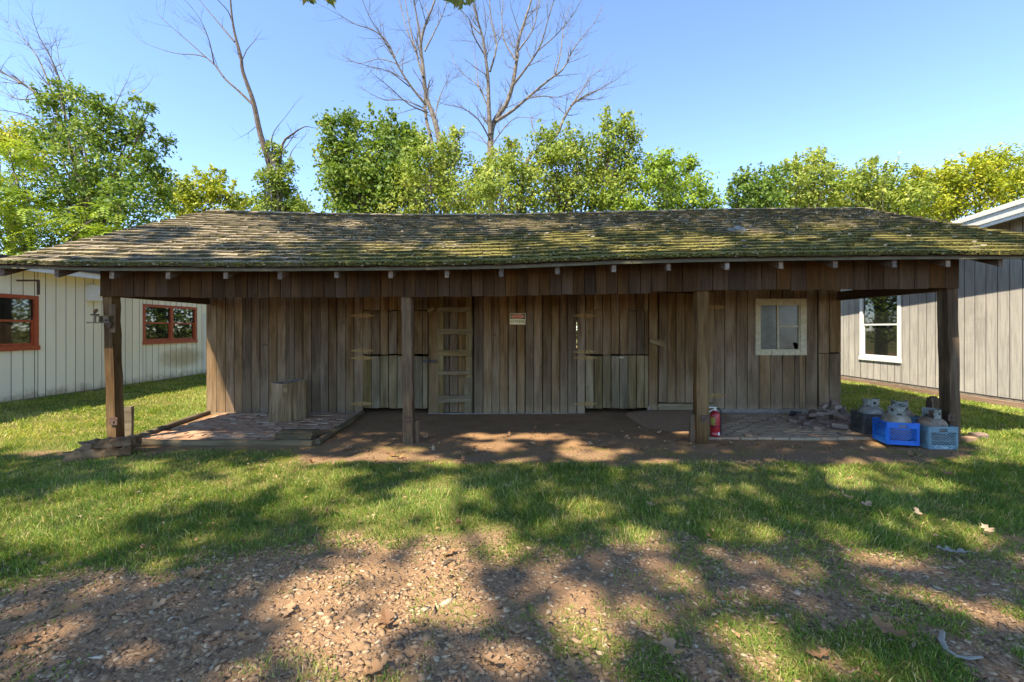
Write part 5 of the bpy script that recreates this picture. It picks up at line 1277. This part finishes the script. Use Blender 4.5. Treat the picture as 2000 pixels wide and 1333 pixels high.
# the shade oaks over the drive: crowns shaped to throw the dappled shade
SUNP = [(60,1022,170,32),(240,985,130,30),(450,955,90,22),(540,932,120,26),(620,975,60,22),(300,912,60,10),(640,903,60,9),(760,890,60,14),(860,903,40,9),(745,1045,85,38),(700,1003,60,26),(860,985,70,34),(880,1062,110,36),
    (740,1145,130,40),(640,1235,95,55),(880,1120,70,50),(800,1190,90,50),(1130,1205,50,45),(1190,1250,40,45),(1155,1000,40,16),(1245,1052,45,25),(1490,1035,22,14),(1680,925,85,22),(1800,950,50,14),(1800,1025,60,16),(1905,1052,50,16),(1965,1200,60,35),(1570,1308,150,30),(1760,1092,60,16),
    (1040,853,45,7),(960,870,40,8),(1120,868,20,7),(1335,845,24,4),(935,851,30,5),(1160,890,60,8),(1010,900,30,6),(1300,905,40,6),(1968,850,50,45),(1715,868,14,5),(130,1060,120,18),(690,1290,110,40),(560,1300,50,30),(930,1180,50,40),(1010,1300,60,24),(1460,1240,40,20),
    (100,850,260,25),(250,800,240,30),(1950,900,60,10),(1340,1140,30,20),(980,1040,40,14),(1450,960,30,10),(520,1000,40,12)]
SUNR = [(400,452,150,32),(260,480,110,22),(130,500,120,14),(560,470,50,9),(752,487,60,9),(930,490,70,14),(1030,442,80,9),(1110,470,60,12),(1350,488,65,22),(1480,462,40,8),(1640,445,55,10),(1230,450,45,8),(1900,490,90,12),(1560,470,40,6),(680,440,40,6),(880,445,35,5),(1760,470,40,6),(470,500,60,8),(1240,490,30,8)]
def hit(pxl, pyl, roofp):
    if not roofp: Y = F*CZ/(pyl-HY); return (pxl-1000)*Y/F, Y
    # roof plane
    a = (3.77-2.2)/(RY-EY); k = (HY-pyl)/F; Y = (2.24 - a*EY - CZ)/(k - a); return (pxl-1000)*Y/F, Y
def to_px(X, Y, z): return 1000 + X*F/Y, HY - (z-CZ)*F/Y
r = np.random.default_rng(77)
def targets(n):
    X = r.uniform(-9.5, 9.5, n); Y = r.uniform(0.2, 9.3, n)
    onroof = (Y > EY) & (X > XL) & (X < XR)
    z = np.where(onroof, deck_z(X, np.minimum(Y, RY)) + .05, 0)
    return X, Y, z, onroof
X, Y, z, onr = targets(60000)
Xp = r.uniform(-5.5, 6.2, 9000); Yp = r.uniform(5.2, 6.75, 9000)      # what shades the porch floor under the eave
X = np.concatenate([X, Xp]); Y = np.concatenate([Y, Yp]); z = np.concatenate([z, np.zeros(9000)]); onr = np.concatenate([onr, np.zeros(9000, bool)])
Xp = r.uniform(-5.5, -3.6, 1100); Yp = r.uniform(7.7, 9.1, 1100)
X = np.concatenate([X, Xp]); Y = np.concatenate([Y, Yp]); z = np.concatenate([z, np.zeros(1100)]); onr = np.concatenate([onr, np.zeros(1100, bool)])
pm = r.permutation(len(X)); X, Y, z, onr = X[pm], Y[pm], z[pm], onr[pm]
px = 1000 + X*F/Y; py = HY - (z-CZ)*F/Y
keep = np.ones(len(X), bool)
warp = 46*(fbm(X, Y, 2.6, 5)-.5); wob = 1.0 + 1.9*(fbm(X, Y, 5.0, 15)-.5); stray = r.random(len(X)) < .035
for (cx, cy, rx, ry) in SUNP:
    d = ((px+warp*2-cx)/(rx*1.22))**2 + ((py+warp*.5-cy)/(ry*1.28))**2; keep &= ~((d < wob) & ~onr & ~stray)
for (cx, cy, rx, ry) in SUNR:
    d = ((px+warp*2-cx)/(rx*1.1))**2 + ((py+warp*.3-cy)/(ry*1.15))**2; keep &= ~((d < wob) & onr & ~stray)
# porch patches are lit under the eave: a ray that reaches the ground inside the porch
keep &= ~((X < -5.6) & (Y > 5.6)) & ~((X > 6.9) & (Y > 5.2))
h = r.uniform(10.0, 15.0, len(X))
S_ = np.array(SUN) / SUN.z
C = np.stack([X, Y, z], 1) + S_[None] * (h - z)[:, None]
# a lit patch on the porch floor needs its own gap
for (cx, cy, rx, ry) in SUNP:
    gx, gy = hit(cx, cy, False); rX = rx*gy/F*1.0; rY = max(.10, ry*gy*gy/(F*CZ))
    g = C - S_[None]*C[:,2:3]
    d = ((g[:,0]-gx)/rX)**2 + ((g[:,1]-gy)/rY)**2
    if gy > EY: keep &= ~(d < 1.0)
ypx = HY - (C[:,2]-CZ)*F/np.maximum(C[:,1], .01)
keep &= ~((C[:,1] > 0) & (ypx > -60))
C = C[keep]; C = C[:36000]
oaks = [((-12.5,-8.5), 'big oak across the drive on the cream building side'), ((-3.5,-10.5), 'big oak across the drive on the grey building side'), ((3.6,-2.2), 'young oak whose leafy twig tips hang into the top of the view')]
side = C[:,0] > -7.8
twig_px = [(600,-2),(612,-4),(640,-3),(648,-1),(890,0),(898,2),(905,4),(912,0),(882,-2),(920,-4),(876,-6)]
for i, ((tx, ty), lab) in enumerate(oaks):
    root = empty('oak_tree', (tx, ty, 0)); tag(root, lab, 'tree'); o = np.array(root.location)
    cc = C[side] if i == 1 else C[~side]
    if i == 2: cc = np.stack([r.normal(3.9,.7,500), r.normal(-2.4,.7,500), r.uniform(5.0,6.8,500)], 1)
    cc = cc - o[None]; nn = np.zeros_like(cc); nn[:,2] = 1
    V = leaf_mesh('crown', cc, nn, .185, r, up=1.2, aspect=.75); rv = np.clip(r.normal(.4,.2,len(V)),0,1)
    if i == 2:
        tw = []
        for (qx, qy) in twig_px:
            for q in range(9): tw.append(np.array(P(qx+random.gauss(0,6), qy-abs(random.gauss(0,8))+7, 4.2+random.gauss(0,.12))) - o)
        tw = np.array(tw); n2 = np.zeros_like(tw); n2[:,1] = -1
        V2 = leaf_mesh('crown', tw, n2, .10, r, up=0., aspect=.45); V = np.concatenate([V, V2]); rv = np.concatenate([rv, np.clip(r.normal(.7,.2,len(V2)),0,1)])
    n = len(V); link('crown', mesh_np('crown', V.reshape(-1,3), np.arange(n*4).reshape(n,4), 4, False, rv), M['leaf_o'], root)
    m = MB(); random.seed(60+i)
    k = 1.0 if i < 2 else .25
    zt = 1.0 if i < 2 else .36
    m.tube([(0,0,-.2),(.05,.1,5*zt),(0,.2,10*zt),(.3,.3,15*zt)], [.5*k,.38*k,.32*k,.16*k], 12)
    pick = cc[np.random.default_rng(i).integers(0, len(cc), 44 if i < 2 else 14)]
    for c in pick: limb(m, (0,.2,random.uniform(7.5,13.5)*zt), c, .08*k, .012, 5, .2)
    if i == 2:
        a = Vector((0,.2,3.6)); hub = Vector((-.9,3.0,5.6)) - Vector(o); limb(m, a, hub, .045, .02, 6, .1)
        for (qx, qy) in ((612,-12),(644,-12),(898,-10)):
            limb(m, hub, Vector(P(qx, qy-6, 4.2)) - Vector(o), .02, .004, 5, .1, 4)
    m.build('trunk', M['bark_d'], root)

# ------------------------------------------------------------------ fallen leaves and small litter on the ground
def oak_leaf(L, curl):
    lob = [(0,0.02),(.12,.06),(.2,.22),(.3,.24),(.36,.1),(.46,.13),(.55,.32),(.66,.30),(.7,.14),(.8,.15),(.88,.2),(1.0,.0)]
    m = MB(); vs = []; n = len(lob)
    for (t, w) in lob:
        zc = curl*L*(t-.5)**2*1.6
        vs += [((t-.5)*L, -w*L*random.uniform(.85,1.15), zc+abs(w)*L*random.uniform(.1,.55)), ((t-.5)*L, 0, zc), ((t-.5)*L, w*L*random.uniform(.85,1.15), zc+abs(w)*L*random.uniform(.05,.5))]
    fs = []
    for i in range(n-1): fs += [(3*i,3*i+3,3*i+4,3*i+1), (3*i+1,3*i+4,3*i+5,3*i+2)]
    m.add(vs, fs, random.random()); m.tube([(-.5*L,0,curl*L*.4),(-.68*L,.03*L,.01)], .0016, 4, True, .1); return m.mesh('leaf')
fl = [(755,1226,.14),(960,1300,.12),(1315,1306,.15),(1740,1266,.15),(1845,933,.13),(1660,946,.10),(1690,999,.12),(880,1086,.09),(565,1202,.09),(733,1318,.13),(1835,1000,.1),(1930,1050,.1),(1650,980,.08),(385,1126,.12),(480,1255,.1),(1120,1315,.1),(1795,1016,.09),(1275,1000,.08),(640,1010,.08),(45,1262,.12),(1010,1245,.08),(1600,1290,.09),(300,1190,.08),(895,1040,.1),(1410,1190,.08)]
random.seed(99)
for (px_, py_, s) in fl:
    X, Y = hit(px_, py_, False); on_gr = float(grass_density(X, Y)) > .35
    s = max(s, .1)
    o = link('fallen_leaf', oak_leaf(s, random.uniform(.2,1.0)), M['dead_leaf'], None, (X, Y, G(X,Y)+(.055 if on_gr else .014)), (random.gauss(0,.25),random.gauss(0,.25),random.uniform(0,6.3)))
    mark = min([(1880,1280,'the curved strip of bark'),(1862,1086,'the large pale crumpled leaf'),(1845,880,'the blue grey crate'),(875,1103,'the short grey stick'),(1142,1117,'the dark twig'),(185,900,'the rotten step'),(1370,870,'the post with the extinguisher'),(800,870,'the middle porch post'),(485,888,'the thin dry stick')], key=lambda q: math.hypot(hit(q[0],q[1],False)[0]-X, hit(q[0],q[1],False)[1]-Y))[2]
    tag(o, 'dry brown oak leaf on the ' + ('grass' if on_gr else 'gravel') + ', nearest ' + mark, 'leaf', 'fallen oak leaves in the open')
for i in range(75):
    X = random.uniform(-2.3, 4.9); Y = random.choice((random.uniform(5.0,5.8), random.uniform(5.2,7.7)))
    if X > 2.5 and Y > 5.9: continue
    o = link('fallen_leaf', oak_leaf(random.uniform(.06,.11), random.uniform(.3,1.2)), M['dead_leaf'], None, (X, Y, G(X,Y)+.008), (random.gauss(0,.3),random.gauss(0,.3),random.uniform(0,6.3)))
    spot = 'beside the pole edging the worn bricks' if X < -1.75 else 'near the foot of the middle porch post' if X < -.9 else 'in front of the ladder bay' if X < -.2 else 'below the danger sign' if X < .8 else 'in front of the half door near the sign' if X < 2.1 else 'by the post with the fire extinguisher' if X < 3.2 else 'before the tan brick floor'
    tag(o, 'dry curled leaf on the dirt ' + spot, 'leaf', 'fallen leaves on the porch dirt')
X, Y = hit(1862, 1086, False)
o = link('pale_leaf', oak_leaf(.16, .25), M['pale_leaf'], None, (X, Y, G(X,Y)+.03), (.1,.1,2.6)); tag(o, 'large pale grey crumpled leaf at the edge of the grass', 'leaf')
pts = [hit(a, b, False) for a, b in ((1842,1247),(1838,1262),(1848,1282),(1868,1296),(1890,1301),(1918,1298))]
m = MB(); x0, y0 = pts[0]
m.tube([(p[0]-x0, p[1]-y0, .006) for p in pts], [.009,.013,.011,.010,.011,.007], 6); m.v = [(v[0], v[1], .006+(v[2]-.006)*.45) for v in m.v]; o = m.build('curved_bark', M['pale_leaf'], None, (x0, y0, G(x0,y0)+.008), None, True); tag(o, 'curved pale strip of bark half sunk in the gravel', 'bark')
for (a, b, c, d, lab) in ((865,1108,885,1098,'short grey stick on the sunlit gravel edge'),(1130,1112,1155,1122,'dark twig lying at the gravel edge of the lawn'),(470,890,500,886,'thin dry stick below the front edging timber')):
    (x0,y0),(x1,y1) = hit(a,b,False), hit(c,d,False); m = MB(); m.tube([(0,0,.008),((x1-x0)/2,(y1-y0)/2+.01,.018),(x1-x0,y1-y0,.008)], .008, 5); o = m.build('stick', M['timber'], None, (x0,y0,G(x0,y0)+.004)); tag(o, lab, 'stick')
# crumbled leaf litter, too small and too many to count
r = np.random.default_rng(123); n = 2600
X = r.uniform(-5, 5.6, n); Y = np.where(r.random(n) < .45, r.uniform(4.8, 6.3, n), r.uniform(1.7, 5.2, n))
ok = ~((X < -2.4) & (Y > 5.6)) & ~((X > 2.5) & (Y > 5.9)); X = X[ok]; Y = Y[ok]; n = len(X)
C = np.stack([X, Y, gz(X, Y) + .008 + .03*sm(.3, .8, grass_density(X, Y))*r.random(n)], 1)
N_ = np.zeros_like(C); N_[:,2] = 1.5
V = leaf_mesh('leaf_litter', C, N_, .032, r, up=1.5, aspect=.55)
tag(link('leaf_litter', mesh_np('leaf_litter', V.reshape(-1,3), np.arange(n*4).reshape(n,4), 4, False, r.random(n)), M['dead_leaf']), 'crumbled dry leaf litter scattered over dirt, grass and gravel', 'leaf litter', kind='stuff')
